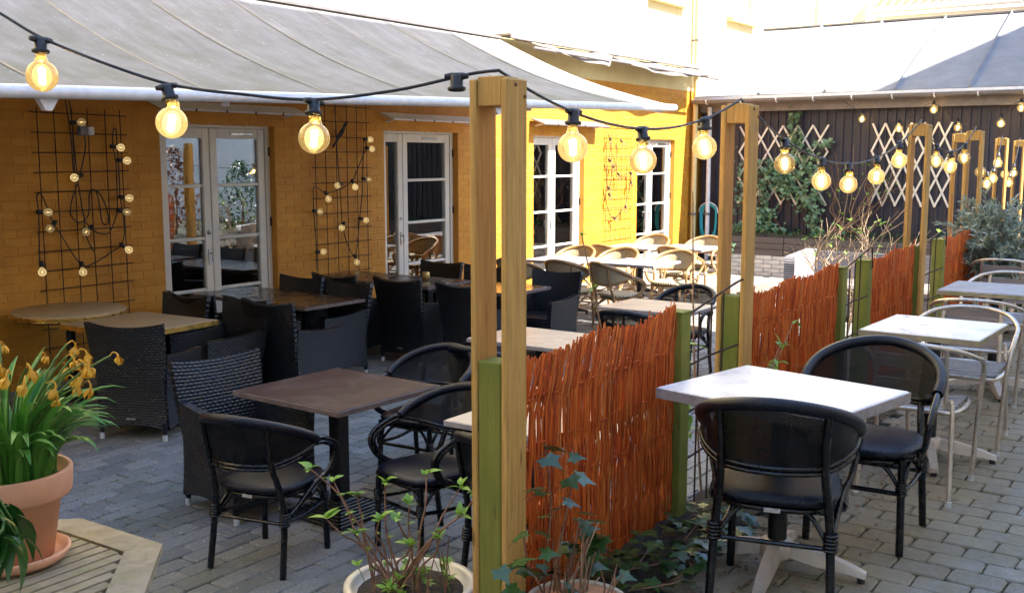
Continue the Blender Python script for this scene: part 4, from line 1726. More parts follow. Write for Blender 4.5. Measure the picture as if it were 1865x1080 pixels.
def mesh_gap(xa, xb, label):
    t = thing('wire_mesh', label, 'wire mesh', (xa, FY, 0), 0, 'rusty wire mesh pieces in the fence gaps')
    L = xb - xa
    for z in (.20, .42, .64, .86):
        top = z == .86
        P_ = [(.005, .0, z + .06), (L * .5, -.02, z + .085), (L - .02, -.052, z + .10)]
        if top:
            P_ = [(.0, .0, .93)] + [(L * .5, -.03, 1.0), (L - .03, -.06, 1.06), (L + .02, -.06, 1.04), (L + .03, -.06, .97), (L + .03, -.062, .92)]
        part('wire', MB().tube(P_, .0055, 6, k=4 if top else 0), M['rebar'], t)
    for k in range(1, 4):
        x = L * k / 4 - .03
        part('wire', MB().tube([(x, -.03, .03), (x + .01, -.03, .92 + k * .03)], .0045, 6), M['rebar'], t)


mesh_gap(4.24, 4.79, 'rusty wire mesh bridging the gap left of the second tall post')
mesh_gap(6.55, 7.0, 'rusty wire mesh between the second and third willow panels')
mesh_gap(8.47, 9.17, 'rusty wire mesh right of the third tall post')


# ------------------------------------------------------------------ string lights
def globe(r):
    m = MB()
    pr = []
    for i in range(15):
        a = math.pi * i / 14 * .86
        pr.append((r * math.sin(a), -r * math.cos(a)))
    zt = pr[-1][1]
    pr += [(r * .36, zt + r * .22), (r * .30, zt + r * .5)]
    m.lathe(pr, 24)
    return m, zt + r * .5


def filament(r):
    m = MB()
    for k in range(6):
        a = k * math.pi / 3
        m.tube([(r * .14 * math.cos(a), r * .14 * math.sin(a), -r * .42), (r * .20 * math.cos(a + .3), r * .20 * math.sin(a + .3), r * .45)], r * .05, 6)
    return m


GB = .056
gm, gz = globe(GB)
GLOBE = gm.mesh('bulb', M['bulb_on'])
FIL = filament(GB).mesh('filament', M['filament'])
HALO = [MB().lathe([(GB * a * math.sin(math.pi * i / 8), -GB * b * math.cos(math.pi * i / 8)) for i in range(9)], 14).mesh('halo', M['halo']) for a, b in ((.62, .78), (.42, .62), (.26, .52))]
HOLD = MB().lathe([(0, 0), (.020, 0), (.030, .004), (.031, .014), (.022, .018), (.021, .052), (.017, .056), (0, .056)], 18)
HOLD.tube([(-.040, 0, .050), (-.020, 0, .050), (.020, 0, .050), (.040, 0, .050)], [.008, .0125, .0125, .008], 10)
HOLD = HOLD.mesh('lamp_holder', M['black_plastic'])
CAP = MB().lathe([(.0, 0), (.0175, 0), (.018, .022), (0, .022)], 16).mesh('screw_cap', M['brass'])


def festoon(label, path, bulbs, scale=1.0, lit=True, sub=True, cable_r=.0055, k=6, head=None):
    t = thing('string_light', label, 'string light', path[0], 0, 'strings of globe bulbs')
    p0 = Vector(path[0])
    m = MB()
    m.tube([Vector(p) - p0 for p in path], cable_r, 8, k=k)
    part('cable', m, M['black_plastic'], t)
    for bpos in bulbs:
        pos = Vector(bpos) - p0
        ang = random.uniform(-.2, .2), random.uniform(-.2, .2), random.uniform(0, 6)
        b_ = link('bulb', GLOBE, t, pos, ang, scale)
        link('filament', FIL, b_)
        for hm in HALO:
            link('halo', hm, b_)
        h = link('lamp_holder', HOLD, t, pos + V(0, 0, gz * scale), (ang[0], ang[1], R(-10)), scale)
        if sub:
            link('screw_cap', CAP, h, (0, 0, -.018))
    return t


random.seed(12)
L0 = [(1.964, 3.873, 2.299), (2.055, 3.619, 2.156), (2.11, 3.464, 2.068), (2.204, 3.274, 1.984), (2.325, 3.044, 1.902), (2.447, 2.826, 1.868), (2.578, 2.615, 1.849), (2.703, 2.352, 1.877), (2.783, 2.105, 1.924), (2.812, 2.0, 1.934)]
drop = gz + .050
festoon('string of three globe bulbs sweeping in from the upper left to the nearest post', L0,
        [(2.104, 3.462, 2.064 - drop), (2.322, 3.046, 1.900 - drop), (2.578, 2.615, 1.847 - drop)], .97)
t = thing('empty_lamp_holder', 'black lamp holder without a bulb at the top of the nearest post', 'lamp holder', (2.762, 2.135, 1.868))
link('socket', HOLD, t, (0, 0, 0), (0, 0, R(-65)), 1.0)


def between(a, b, sag):
    return [(a[0] + (b[0] - a[0]) * i / 10, a[1] + (b[1] - a[1]) * i / 10, a[2] + (b[2] - a[2]) * i / 10 - sag * 4 * (i / 10) * (1 - i / 10)) for i in range(11)]


def at_x(path, x):
    for a, b in zip(path, path[1:]):
        if a[0] <= x <= b[0]:
            s_ = (x - a[0]) / (b[0] - a[0])
            return tuple(a[i] + (b[i] - a[i]) * s_ for i in range(3))


P12 = between((2.812, 2.0, 1.934), (4.845, 2.0, 1.934), .165)
festoon('string of three globe bulbs between the nearest and the second tall post', P12, [tuple(V(*at_x(P12, x)) - V(0, 0, drop)) for x in (3.28, 3.835, 4.435)])
P23 = between((4.845, 2.0, 1.934), (8.40, 2.0, 1.934), .32)
festoon('string of five globe bulbs between the second and third tall posts', P23, [tuple(V(*at_x(P23, x)) - V(0, 0, drop)) for x in (5.48, 6.10, 6.63, 7.25, 7.82)])
P34 = between((8.40, 2.0, 1.934), (10.72, 2.05, 1.934), .23)
festoon('string of three globe bulbs between the third and fourth tall posts', P34, [tuple(V(*at_x(P34, x)) - V(0, 0, drop)) for x in (9.02, 9.60, 10.22)])
P45 = between((10.72, 2.05, 1.934), (14.9, 2.52, 1.934), .45)
festoon('far string of globe bulbs beyond the fourth post over the olive bush', P45, [tuple(V(*at_x(P45, x)) - V(0, 0, drop)) for x in (11.6, 12.6, 13.5, 14.3)])
P56 = between((14.9, 2.52, 1.934), (16.9, 2.62, 1.934), .5)
festoon('farthest string of globe bulbs near the right edge', P56, [tuple(V(*at_x(P56, x)) - V(0, 0, drop)) for x in (15.4, 15.9, 16.4)])
SB = [(18.6, 5.423, 2.325), (18.6, 4.788, 2.153), (18.6, 4.236, 2.456), (18.6, 3.837, 2.156), (18.6, 3.181, 2.207), (18.6, 2.893, 2.448)]
festoon('string of small globe bulbs draped below the shed gutter', [(18.6, 5.75, 2.64), (18.6, 5.42, 2.43), (18.6, 5.1, 2.31), (18.6, 4.79, 2.26), (18.6, 4.5, 2.42), (18.6, 4.236, 2.57), (18.6, 3.84, 2.265), (18.6, 3.5, 2.225), (18.6, 3.18, 2.315), (18.6, 2.893, 2.56), (18.6, 2.4, 2.3)], SB, 1.12, sub=False)

# ------------------------------------------------------------------ steel mesh trellises with bulb strings
def wire_trellis(xa, xb, z0_, z1_, label, nrow, mat):
    t = thing('wire_trellis', label, 'trellis', (xa, WY - .03, 0), 0, 'steel mesh trellises on the yellow wall')
    L = xb - xa
    vm = MB().tube([(0, 0, z0_), (0, 0, z1_)], .0048, 6).mesh('wire', mat)
    hm = MB().tube([(-.06, -.009, 0), (L + .06, -.009, 0)], .0048, 6).mesh('wire', mat)
    for i in range(6):
        link('wire', vm, t, (L * i / 5, 0, 0), (0, random.uniform(-.004, .004), 0))
    for i in range(nrow):
        link('wire', hm, t, (0, 0, z0_ + .05 + (z1_ - z0_ - .1) * i / (nrow - 1)), (0, random.uniform(-.008, .008), 0))
    return t


wire_trellis(5.19, 6.03, -.10, 2.10, 'rusty steel mesh trellis at the far left behind the round table', 13, M['rebar'])
wire_trellis(8.56, 9.42, -.10, 2.30, 'steel mesh trellis between the first and second doors', 14, M['rebar'])
wire_trellis(15.3, 16.2, -.10, 2.25, 'steel mesh trellis on the sunlit wall between the last two doors', 14, M['rust_light'])
SG = .036
sm_, sz = globe(SG)
SMALL = sm_.mesh('bulb', M['bulb_faint'])
SFIL = filament(SG).mesh('filament', M['filament_dim'])
SHOLD = MB().lathe([(0, 0), (.019, 0), (.020, .05), (.012, .056), (0, .056)], 12).mesh('lamp_holder', M['black_plastic'])


def draped(label, cords, pairs, y=WY - .065):
    x0_, z0_ = cords[0][0]
    t = thing('bulb_string', label, 'string light', (x0_, y, z0_), 0, 'strings of small bulbs wound on the trellises')
    for c in cords:
        part('cord', MB().tube([(x - x0_, random.uniform(-.008, .008), z - z0_) for x, z in c], .0058, 6, k=4), M['black_plastic'], t)
    for (bx, bz), (hx, hz) in pairs:
        d = V(hx - bx, .02, hz - bz).normalized()
        rot = d.to_track_quat('Z', 'Y')
        hp = V(hx - x0_, -.02, hz - z0_)
        o = link('lamp_holder', SHOLD, t, hp - d * .025, rot)
        b_ = link('bulb', SMALL, t, hp - d * (.022 + sz), rot)
        link('filament', SFIL, b_)


T1b = [(5.598, 1.974), (5.973, 1.748), (6.059, 1.625), (5.46, 1.471), (6.043, 1.274), (6.016, 1.142), (5.229, 1.175), (5.213, 1.031), (5.556, 0.975), (6.011, 0.781), (5.116, 0.665), (5.512, 0.617)]
T1h = [(5.511, 1.968), (5.903, 1.757), (5.965, 1.631), (5.549, 1.494), (5.969, 1.286), (5.938, 1.16), (5.14, 1.179), (5.268, 1.074), (5.627, 1.018), (5.952, 0.83), (5.125, 0.719), (5.516, 0.686)]
T1c = [[(5.46, 2.164), (5.491, 1.862), (5.496, 1.553), (5.53, 1.461), (5.58, 1.108), (5.612, 1.05), (5.627, 1.018), (5.728, 0.959), (5.835, 0.959), (5.908, 1.093), (5.933, 1.161), (5.942, 1.397), (5.939, 1.631), (5.916, 1.757), (5.922, 1.898), (5.945, 1.927), (5.957, 1.871), (5.964, 1.511), (5.969, 1.286)],
       [(5.497, 2.165), (5.511, 1.971), (5.528, 1.59), (5.549, 1.494), (5.629, 1.736), (5.628, 1.856)],
       [(5.549, 1.494), (5.528, 1.424), (5.456, 1.243), (5.45, 1.133), (5.537, 1.069), (5.624, 1.143), (5.641, 1.329), (5.73, 1.346), (5.816, 1.192), (5.829, 1.049), (5.766, 1.058), (5.745, 1.251), (5.709, 1.355), (5.658, 1.362)],
       [(5.968, 1.272), (5.991, 1.089), (5.986, 0.934), (5.952, 0.83), (5.868, 0.788), (5.649, 0.686), (5.516, 0.686), (5.34, 0.973), (5.268, 1.074), (5.203, 1.27), (5.16, 1.343), (5.129, 1.308), (5.14, 1.179), (5.126, 0.914), (5.125, 0.719)],
       [(5.58, 1.108), (5.586, 0.958), (5.655, 0.794)]]
T2b = [(9.447, 1.872), (9.473, 1.753), (9.391, 1.393), (8.824, 1.332), (9.132, 1.306), (8.681, 1.18), (8.566, 1.038), (9.319, 0.904), (8.892, 0.844), (8.587, 0.577), (9.134, 0.409)]
T2h = [(9.346, 1.876), (9.372, 1.773), (9.305, 1.404), (8.905, 1.346), (9.107, 1.374), (8.662, 1.248), (8.474, 1.053), (9.243, 0.929), (8.94, 0.88), (8.509, 0.579), (9.131, 0.478)]
T2c = [[(8.853, 2.242), (8.868, 2.056), (8.885, 1.719), (8.905, 1.346), (8.93, 1.015), (8.94, 0.88), (9.029, 0.623), (9.131, 0.478), (9.188, 0.612), (9.243, 0.929), (9.285, 1.196), (9.305, 1.404), (9.335, 1.773), (9.346, 1.876), (9.372, 1.773), (9.238, 1.547), (9.107, 1.374), (8.898, 1.283), (8.709, 1.25), (8.662, 1.248), (8.517, 1.33), (8.482, 1.293), (8.474, 1.053), (8.497, 0.753), (8.509, 0.579), (8.501, 0.357)]]
coil = []
for i in range(46):
    a = i * .62
    coil.append((8.94 + (.11 + .03 * math.sin(i * 1.3)) * math.sin(a) * .55 + .10 * math.cos(a), 1.93 + (.11 + .03 * math.sin(i * 1.3)) * math.cos(a) + .07 * math.sin(a)))
T2c.append(coil)
T3h = [(15.311, 1.616), (15.45, 1.512), (15.628, 1.381), (16.062, 1.394), (16.081, 1.234), (15.291, 1.154), (15.317, 1.038), (15.897, 0.816), (15.486, 0.645), (15.325, 1.967), (15.714, 1.939)]
T3c = [[(15.278, 2.053), (15.373, 1.836), (15.311, 1.616), (15.251, 1.353), (15.291, 1.154), (15.224, 0.979), (15.472, 0.646), (15.897, 0.816), (16.081, 1.234), (16.062, 1.394), (15.848, 1.356), (15.628, 1.381), (15.563, 1.549), (15.444, 1.726)], [(15.45, 1.512), (15.41, 1.284), (15.317, 1.038)]]
draped('string of small bulbs wound on the far left trellis', T1c, list(zip(T1b, T1h)))
draped('string of small bulbs wound on the middle trellis', T2c, list(zip(T2b, T2h)))
draped('string of small bulbs wound on the sunlit trellis', T3c, [((x + .05 * math.cos(i * 2.4), z - .05 - .02 * math.sin(i * 3)), (x, z)) for i, (x, z) in enumerate(T3h)])
t = thing('power_plug', 'small grey plug and timer on the far left trellis', 'plug', (5.585, WY - .10, 1.895))
part('timer', MB().bbox((0, 0, 0), (.075, .06, .085), .006), M['lead'], t)
part('plug', MB().bbox((.07, -.02, .0), (.05, .05, .075), .006), M['pvc'], t)
#@@PLANTS@@
# ------------------------------------------------------------------ plants
def ivy_mesh(mat, s_=1.0):
    pts = [(0, 0), (.18, -.10), (.46, -.16), (.40, .10), (.58, .34), (.30, .42), (.16, .62), (0, .98)]
    out = pts + [(-x, y) for x, y in pts[-2:0:-1]]
    vs = [(0, .36 * s_, 0.0)] + [(x * s_, y * s_, -.10 * s_ * abs(x) - .14 * s_ * (y - .3) ** 2 + .03 * s_) for x, y in out]
    n = len(out)
    m = MB()
    m.add(vs, [(0, i + 1, (i + 1) % n + 1) for i in range(n)], smooth=True)
    return m


def oval_leaf(L, Wd, droop=.25, fold=.18, n=7, pt=1.0):
    vs, fs = [], []
    for i in range(n + 1):
        t_ = i / n
        w_ = Wd * math.sin(math.pi * min(1, t_ ** .8)) ** pt * .5 + .0006
        z = -droop * L * t_ * t_
        y = L * t_ * (1 - .15 * droop * t_)
        vs += [(-w_, y, z + fold * w_), (0, y, z), (w_, y, z + fold * w_)]
    for i in range(n):
        for j in range(2):
            a = i * 3 + j
            fs.append((a, a + 1, a + 4, a + 3))
    return MB().add(vs, fs, smooth=True)


def strap(L, Wd, bend, n=10, twist=.4, fold=.5):
    """strap-shaped blade growing along +Z and bending to +X"""
    vs, fs = [], []
    x = z = 0.0
    for i in range(n + 1):
        t_ = i / n
        a = bend * t_ ** 1.6
        if i:
            x += L / n * math.sin(a)
            z += L / n * math.cos(a)
        w_ = Wd / 2 * (1 - max(0, (t_ - .75) / .25) ** 2 * .9)
        tw = twist * t_
        c, s_ = math.cos(tw), math.sin(tw)
        f_ = fold * w_
        vs += [(x - s_ * w_ * math.cos(a) - f_ * math.cos(a), -w_ * c, z + f_ * math.sin(a)), (x, 0, z), (x + s_ * w_ * math.cos(a) - f_ * math.cos(a), w_ * c, z + f_ * math.sin(a))]
    for i in range(n):
        for j in range(2):
            a = i * 3 + j
            fs.append((a, a + 1, a + 4, a + 3))
    return MB().add(vs, fs, smooth=True)


IVY = [ivy_mesh(M['ivy'], 1.0).mesh('leaf', M['ivy'])]
IVYL = ivy_mesh(M['ivy_sunlit'], 1.0)
LEAF_S = [oval_leaf(1, .5, .3 + .2 * k, .3).mesh('leaf', M['spring']) for k in range(3)]
LEAF_G = [oval_leaf(1, .34, .5 + .3 * k, .25).mesh('leaf', M['glossy_leaf']) for k in range(3)]
rp = random.Random(77)


def leaf_rot(q, up=.6):
    d = V(q.uniform(-1, 1), q.uniform(-1, 1), q.uniform(-.5, .5)).normalized()
    return d.to_track_quat('Y', 'Z') @ Quaternion((0, 1, 0), q.uniform(-.5, .5))


def scatter(o, pos, size, q, meshes):
    return link('leaf', q.choice(meshes), o, pos, leaf_rot(q), size * q.uniform(.75, 1.2))


# octagonal garden table with the daffodil pot
RT = .60
TC = V(1.545, 3.125, 0)
ZT = .35
t = thing('garden_table', 'octagonal slatted teak garden table in the lower left corner', 'table', (TC.x, TC.y, LOW), R(1))
h = ZT - LOW
ang = [R(-22.5 + 45 * k) for k in range(9)]
ri = RT - .125
for k in range(8):
    a, b_ = ang[k], ang[k + 1]
    m = MB()
    vs = []
    for z in (h - .03, h):
        for rd, q in ((ri, a), (RT, a), (RT, b_), (ri, b_)):
            vs.append((rd * math.cos(q), rd * math.sin(q), z))
    vs = [((x, y, z)) for x, y, z in vs]
    m.add(vs, [(3, 2, 1, 0), (4, 5, 6, 7), (0, 1, 5, 4), (1, 2, 6, 5), (2, 3, 7, 6), (3, 0, 4, 7)])
    part('frame_board', m, M['teak'], t)
ap = ri * math.cos(R(22.5))
w_ = .052
nsl = int(2 * ap / w_)
for i in range(nsl):
    x = -ap + (i + .5) * 2 * ap / nsl
    # slats run along the rim's cut side
    half = ap if abs(x) < ri * math.sin(R(22.5)) else ap - (abs(x) - ri * math.sin(R(22.5)))
    m = MB().bbox((0, x, h - .016), (2 * half - .012, 2 * ap / nsl - .011, .022), .002)
    part('slat', m, M['teak'], t)
for k in range(4):
    a = R(45 + 90 * k)
    m = MB().bbox((.38 * math.cos(a), .38 * math.sin(a), (h - .03) / 2), (.05, .05, h - .03), .004)
    part('leg', m, M['teak'], t)

PC = V(1.735, 3.185, ZT)
t = thing('daffodil_pot', 'terracotta pot of fading daffodils on a saucer on the garden table', 'potted plant', PC)
m = MB().lathe([(0, .0), (.150, .0), (.168, .012), (.178, .035), (.170, .040), (.158, .022), (.140, .012), (0, .012)], 36)
part('saucer', m, M['terracotta'], t)
m = MB().lathe([(.0, .014), (.125, .014), (.158, .215), (.172, .217), (.186, .220), (.192, .230), (.197, .30), (.192, .308), (.180, .306), (.172, .27), (.0, .27)], 40)
part('pot', m, M['terracotta'], t)
m = MB().lathe([(.174, .268), (.10, .276), (0, .272)], 24)
part('soil', m, M['soil'], t)
BL_ = [strap(1, .052 + .010 * (k % 3), .32 + .36 * k).mesh('leaf', M['blade']) for k in range(6)]
STM = [MB().tube([(0, 0, 0), (.02, 0, .4), (.08 + .08 * k, 0, .8), (.16 + .16 * k, 0, 1.0)], .0085, 6, k=3).mesh('flower_stem', M['green_stem']) for k in range(4)]


def wilted(seed):
    q = random.Random(seed)
    m = MB()
    m.tube([(0, 0, 0), (.02, 0, .018), (.04, 0, .008), (.046, 0, -.012)], [.003, .0035, .004, .007], 6, k=3)
    for i in range(9):
        a = q.uniform(0, 6.28)
        c, s_ = math.cos(a), math.sin(a)
        L_, w2 = q.uniform(.03, .055), q.uniform(.008, .014)
        P_ = []
        sp_ = q.uniform(.004, .022)
        for k in range(5):
            u = k / 4
            rr_ = sp_ * math.sin(u * 2.4) + .004
            z = -.012 - L_ * u + q.uniform(-.003, .003)
            wv = w2 * math.sin(math.pi * (.15 + .8 * u))
            P_ += [(.046 + rr_ * c - s_ * wv, rr_ * s_ + c * wv, z + q.uniform(-.004, .004)), (.046 + rr_ * c + s_ * wv, rr_ * s_ - c * wv, z + q.uniform(-.004, .004))]
        m.add(P_, [(k * 2, k * 2 + 1, k * 2 + 3, k * 2 + 2) for k in range(4)], smooth=True)
    return m.mesh('flower', M['petal'])


WILT = [wilted(k) for k in range(4)]
q = random.Random(31)
for i in range(135):
    a = q.uniform(0, 2 * math.pi)
    rd = .15 * math.sqrt(q.random())
    k = min(5, int(rd / .15 * 4.5 + q.random() * 1.8))
    L_ = q.uniform(.26, .42)
    if rd < .06:
        L_ += .03
    link('leaf', BL_[k], t, (rd * math.cos(a), rd * math.sin(a), .268), (q.uniform(-.12, .12), q.uniform(-.1, .15), a + q.uniform(-.5, .5)), (L_, L_ * .9, L_))
for i, (a, L_, k) in enumerate(((-40, .36, 2), (-48, .40, 3), (-62, .33, 3), (-70, .40, 3), (-28, .30, 2), (10, .38, 1), (-150, .38, 1), (160, .40, 1), (-100, .36, 1), (-55, .28, 2), (60, .42, 0), (-120, .42, 0), (-80, .34, 1), (-10, .42, 1), (-170, .36, 2), (-130, .33, 2), (-52, .38, 2), (-45, .33, 1), (-66, .37, 2), (-90, .39, 1), (-20, .36, 1), (-58, .41, 1), (-75, .30, 2), (-35, .40, 1), (-110, .38, 1), (-140, .40, 0))):
    a = R(a)
    rd = q.uniform(.02, .10)
    b0 = V(rd * math.cos(a), rd * math.sin(a), .268)
    s_ = link('flower_stem', STM[k], t, b0, (0, 0, a), (L_, L_, L_))
    tip = b0 + Matrix.Rotation(a, 3, 'Z') @ V((.16 + .16 * k) * L_, 0, L_)
    link('flower', WILT[i % 4], t, tip, (q.uniform(-.3, .3), q.uniform(-.2, .5), a + q.uniform(-.5, .5)), q.uniform(.55, .8))

t = thing('leafy_shrub', 'glossy dark leaved plant drooping in at the lower left edge', 'plant', (1.36, 2.86, ZT))
part('pot', MB().lathe([(0, 0), (.07, 0), (.09, .14), (.095, .15), (.08, .15), (0, .14)], 24), M['black_plastic'], t)
for k in range(7):
    P_ = [V(0, 0, .14), V(.03 + .015 * k, -.02 * k + .02, .27 + .02 * (k % 3)), V(.08 + .012 * k, -.05 + .025 * (k % 4), .30 + .03 * (k % 3)), V(.12 + .012 * k, -.07 + .03 * (k % 4), .24 + .03 * (k % 4))]
    part('stem', MB().tube(P_, [.006, .005, .004, .002], 6, k=4), M['green_stem'], t)
    for j in range(6):
        p = P_[1 + j % 3] + V(q.uniform(-.02, .02), q.uniform(-.02, .02), q.uniform(-.02, .01))
        d = V(q.uniform(.2, 1), q.uniform(-1, .5), q.uniform(-1.2, -.2)).normalized()
        link('leaf', q.choice(LEAF_G), t, p, d.to_track_quat('Y', 'Z'), q.uniform(.10, .17))


# cream pot with sprouting shrub
PC = V(3.06, 2.62, LOW + .012)
t = thing('shrub_pot', 'wide cream clay pot with bare sprouting hydrangea stems', 'potted plant', PC)
t.scale = (1, 1, .78)
m = MB().lathe([(0, 0), (.17, 0), (.185, .03), (.235, .34), (.262, .38), (.270, .41), (.268, .432), (.25, .438), (.236, .425), (.228, .39), (0, .39)], 48)
part('pot', m, M['cream_glaze'], t)
fl_me = MB().tube([(.192, 0, .05), (.226, 0, .29)], .010, 6).mesh('flute', M['cream_glaze'])
for k in range(26):
    link('flute', fl_me, t, None, (0, 0, k * 2 * math.pi / 26))
part('soil', MB().lathe([(.232, .388), (.12, .402), (0, .396)], 24), M['soil'], t)
tips = [(2.867, 2.975, 0.632), (2.874, 2.907, 0.385), (2.994, 2.844, 0.481), (3.067, 2.754, 0.542), (2.963, 2.693, 0.396), (3.002, 2.636, 0.396), (3.112, 2.663, 0.432), (3.24, 2.499, 0.52), (3.151, 2.427, 0.418), (3.241, 2.681, 0.55), (2.948, 2.929, 0.553), (3.277, 2.438, 0.487), (2.93, 2.80, .30), (3.10, 2.50, .30), (3.02, 2.58, .27)]
q = random.Random(5)


def sprout(o, tip, d, n, size, q):
    for j in range(n):
        dd = (d + V(q.uniform(-1, 1), q.uniform(-1, 1), q.uniform(-.4, .7))).normalized()
        link('leaf', q.choice(LEAF_S), o, tip + V(q.uniform(-.008, .008), q.uniform(-.008, .008), q.uniform(-.01, .01)), dd.to_track_quat('Y', 'Z') @ Quaternion((0, 1, 0), q.uniform(-.6, .6)), size * q.uniform(.6, 1.3))


for i, tp in enumerate(tips):
    tp = V(*tp) - PC
    b0 = V(q.uniform(-.08, .08), q.uniform(-.08, .08), .395)
    mid = b0.lerp(tp, .5) + V(q.uniform(-.04, .04), q.uniform(-.04, .04), q.uniform(-.03, .03))
    m2 = mid.lerp(tp, .5) + V(q.uniform(-.02, .02), q.uniform(-.02, .02), 0)
    part('stem', MB().tube([b0, mid, m2, tp], [.0065, .0052, .0042, .003], 6, k=4), M['stem'], t)
    sprout(t, tp, V(0, 0, .8), 6, .055, q)
    if i % 2 == 0:
        sprout(t, m2, V(0, 0, .5), 3, .028, q)
    if i % 3 == 0:
        sprout(t, mid, V(0, 0, .5), 3, .025, q)
for i in range(26):
    a, rd = q.uniform(0, 6.28), .19 * math.sqrt(q.random())
    p = V(rd * math.cos(a), rd * math.sin(a), .40)
    d = V(q.uniform(-.5, .5), q.uniform(-.5, .5), 1)
    e = p + d * q.uniform(.03, .10)
    part('shoot', MB().tube([p, e], .0018, 5), M['green_stem'], t)
    sprout(t, e, d, 4, .038, q)
for i in range(14):
    a = q.uniform(0, 6.28)
    p = V(.15 * math.cos(a), .15 * math.sin(a), .40)
    e = p + V(q.uniform(-.05, .05), q.uniform(-.05, .05), q.uniform(.12, .36))
    part('stem', MB().tube([p, p.lerp(e, .5) + V(.012, .01, 0), e], [.0035, .0028, .0018], 5, k=3), M['stem'], t)

# clay pot at the foot of the nearest post
PC2 = V(2.93, 1.755, .0)
t = thing('clay_pot', 'shallow clay pot with dry stems at the foot of the nearest willow panel', 'potted plant', PC2)
part('pot', MB().lathe([(0, 0), (.13, 0), (.168, .10), (.178, .112), (.178, .13), (.165, .133), (.158, .11), (0, .105)], 40), M['terracotta'], t)
part('rim', MB().tube([(.172 * math.cos(a), 0.172 * math.sin(a), .133) for a in [i * 2 * math.pi / 40 for i in range(40)]], .009, 8, True), M['cream_glaze'], t)
part('soil', MB().lathe([(.16, .105), (.08, .115), (0, .112)], 20), M['soil'], t)
q = random.Random(15)
for i in range(26):
    a, rd = q.uniform(0, 6.28), .11 * math.sqrt(q.random())
    p = V(rd * math.cos(a), rd * math.sin(a), .11)
    e = p + V(q.uniform(-.07, .10), q.uniform(-.06, .06), q.uniform(.10, .30))
    part('stem', MB().tube([p, p.lerp(e, .5) + V(q.uniform(-.02, .02), q.uniform(-.02, .02), 0), e], [.004, .0035, .0025], 5, k=3), M['stem'] if i % 3 else M['dry'], t)

# ivy climbing the nearest post and panel
t = thing('ivy_plant', 'dark ivy climbing between the nearest post and willow panel', 'plant', (2.95, 1.86, 0.01))
o0 = V(2.95, 1.86, .01)
iv = [(2.913, 0.669), (2.844, 0.653), (3.022, 0.61), (3.091, 0.521), (2.95, 0.557), (2.745, 0.573), (2.784, 0.549), (2.88, 0.503), (2.915, 0.454), (3.043, 0.412), (3.025, 0.377), (3.071, 0.334), (2.829, 0.454), (2.881, 0.366), (3.141, 0.292), (2.795, 0.412), (2.681, 0.428), (2.917, 0.306), (2.746, 0.294), (3.027, 0.27), (3.124, 0.198), (3.183, 0.199), (2.847, 0.269), (2.649, 0.354), (2.746, 0.361), (2.954, 0.203), (3.203, 0.214), (2.967, 0.588)]
q = random.Random(6)
stems = [[V(0, .04, 0), V(-.02, .03, .2), V(.02, .03, .42), V(-.02, .03, .66)], [V(.05, .04, 0), V(.06, .03, .2), V(.10, .02, .36), V(.12, 0, .5)], [V(-.05, .0, 0), V(-.10, -.02, .15), V(-.2, -.02, .3), V(-.24, -.03, .42)], [V(.1, .02, 0), V(.2, .01, .15), V(.24, 0, .26)]]
for s_ in stems:
    part('stem', MB().tube(s_, .0035, 6, k=4), M['stem'], t)
for i, (x, z) in enumerate(iv):
    p = V(x, 1.86 + q.uniform(-.06, .02), z) - o0
    if x < 2.89:
        p.y -= .03
    d = V(q.uniform(-.8, .8), -q.uniform(.5, 1.1), q.uniform(-.5, .35)).normalized()
    link('leaf', IVY[0], t, p, d.to_track_quat('Y', 'Z') @ Quaternion((0, 1, 0), q.uniform(-.5, .5)), q.uniform(.055, .09))
    part('petiole', MB().tube([p, p + V(q.uniform(-.03, .03), .04, -.05)], .0014, 4), M['stem'], t)
for i in range(34):
    p = V(q.uniform(2.6, 3.25), 1.90 - abs(q.gauss(0, .06)), q.uniform(.05, .34)) - o0
    if p.x + 2.95 < 2.90:
        p.y = min(p.y, -.01)
    d = V(q.uniform(-.9, .9), -q.uniform(.2, 1.1), q.uniform(-.4, .4)).normalized()
    link('leaf', IVY[0], t, p, d.to_track_quat('Y', 'Z') @ Quaternion((0, 1, 0), q.uniform(-.7, .7)), q.uniform(.05, .09))

# ground ivy along the bed
for (xa, xb, n, lab, sd) in ((3.15, 4.35, 130, 'dark ground ivy spreading at the foot of the nearest willow panel', 41), (4.4, 6.6, 70, 'thin ground ivy in the bed behind the nearest white table', 42)):
    t = thing('ground_ivy', lab, 'plant', (xa, 1.8, .03), 0, 'ground ivy in the fence bed')
    q = random.Random(sd)
    for i in range(n):
        x, y = q.uniform(0, xb - xa), q.uniform(-.22, .13)
        z = abs(q.gauss(0, .06)) + .02
        d = V(q.uniform(-1, 1), q.uniform(-1, .4), q.uniform(-.25, .2)).normalized()
        link('leaf', IVY[0], t, (x, y, z), d.to_track_quat('Y', 'Z') @ Quaternion((0, 1, 0), q.uniform(-.35, .35)), q.uniform(.04, .085))
    for i in range(10):
        x = q.uniform(0, xb - xa)
        part('runner', MB().tube([(x, q.uniform(-.2, .1), .01), (x + .15, q.uniform(-.2, .1), .04), (x + .32, q.uniform(-.2, .1), .02)], .003, 5, k=4), M['stem'], t)


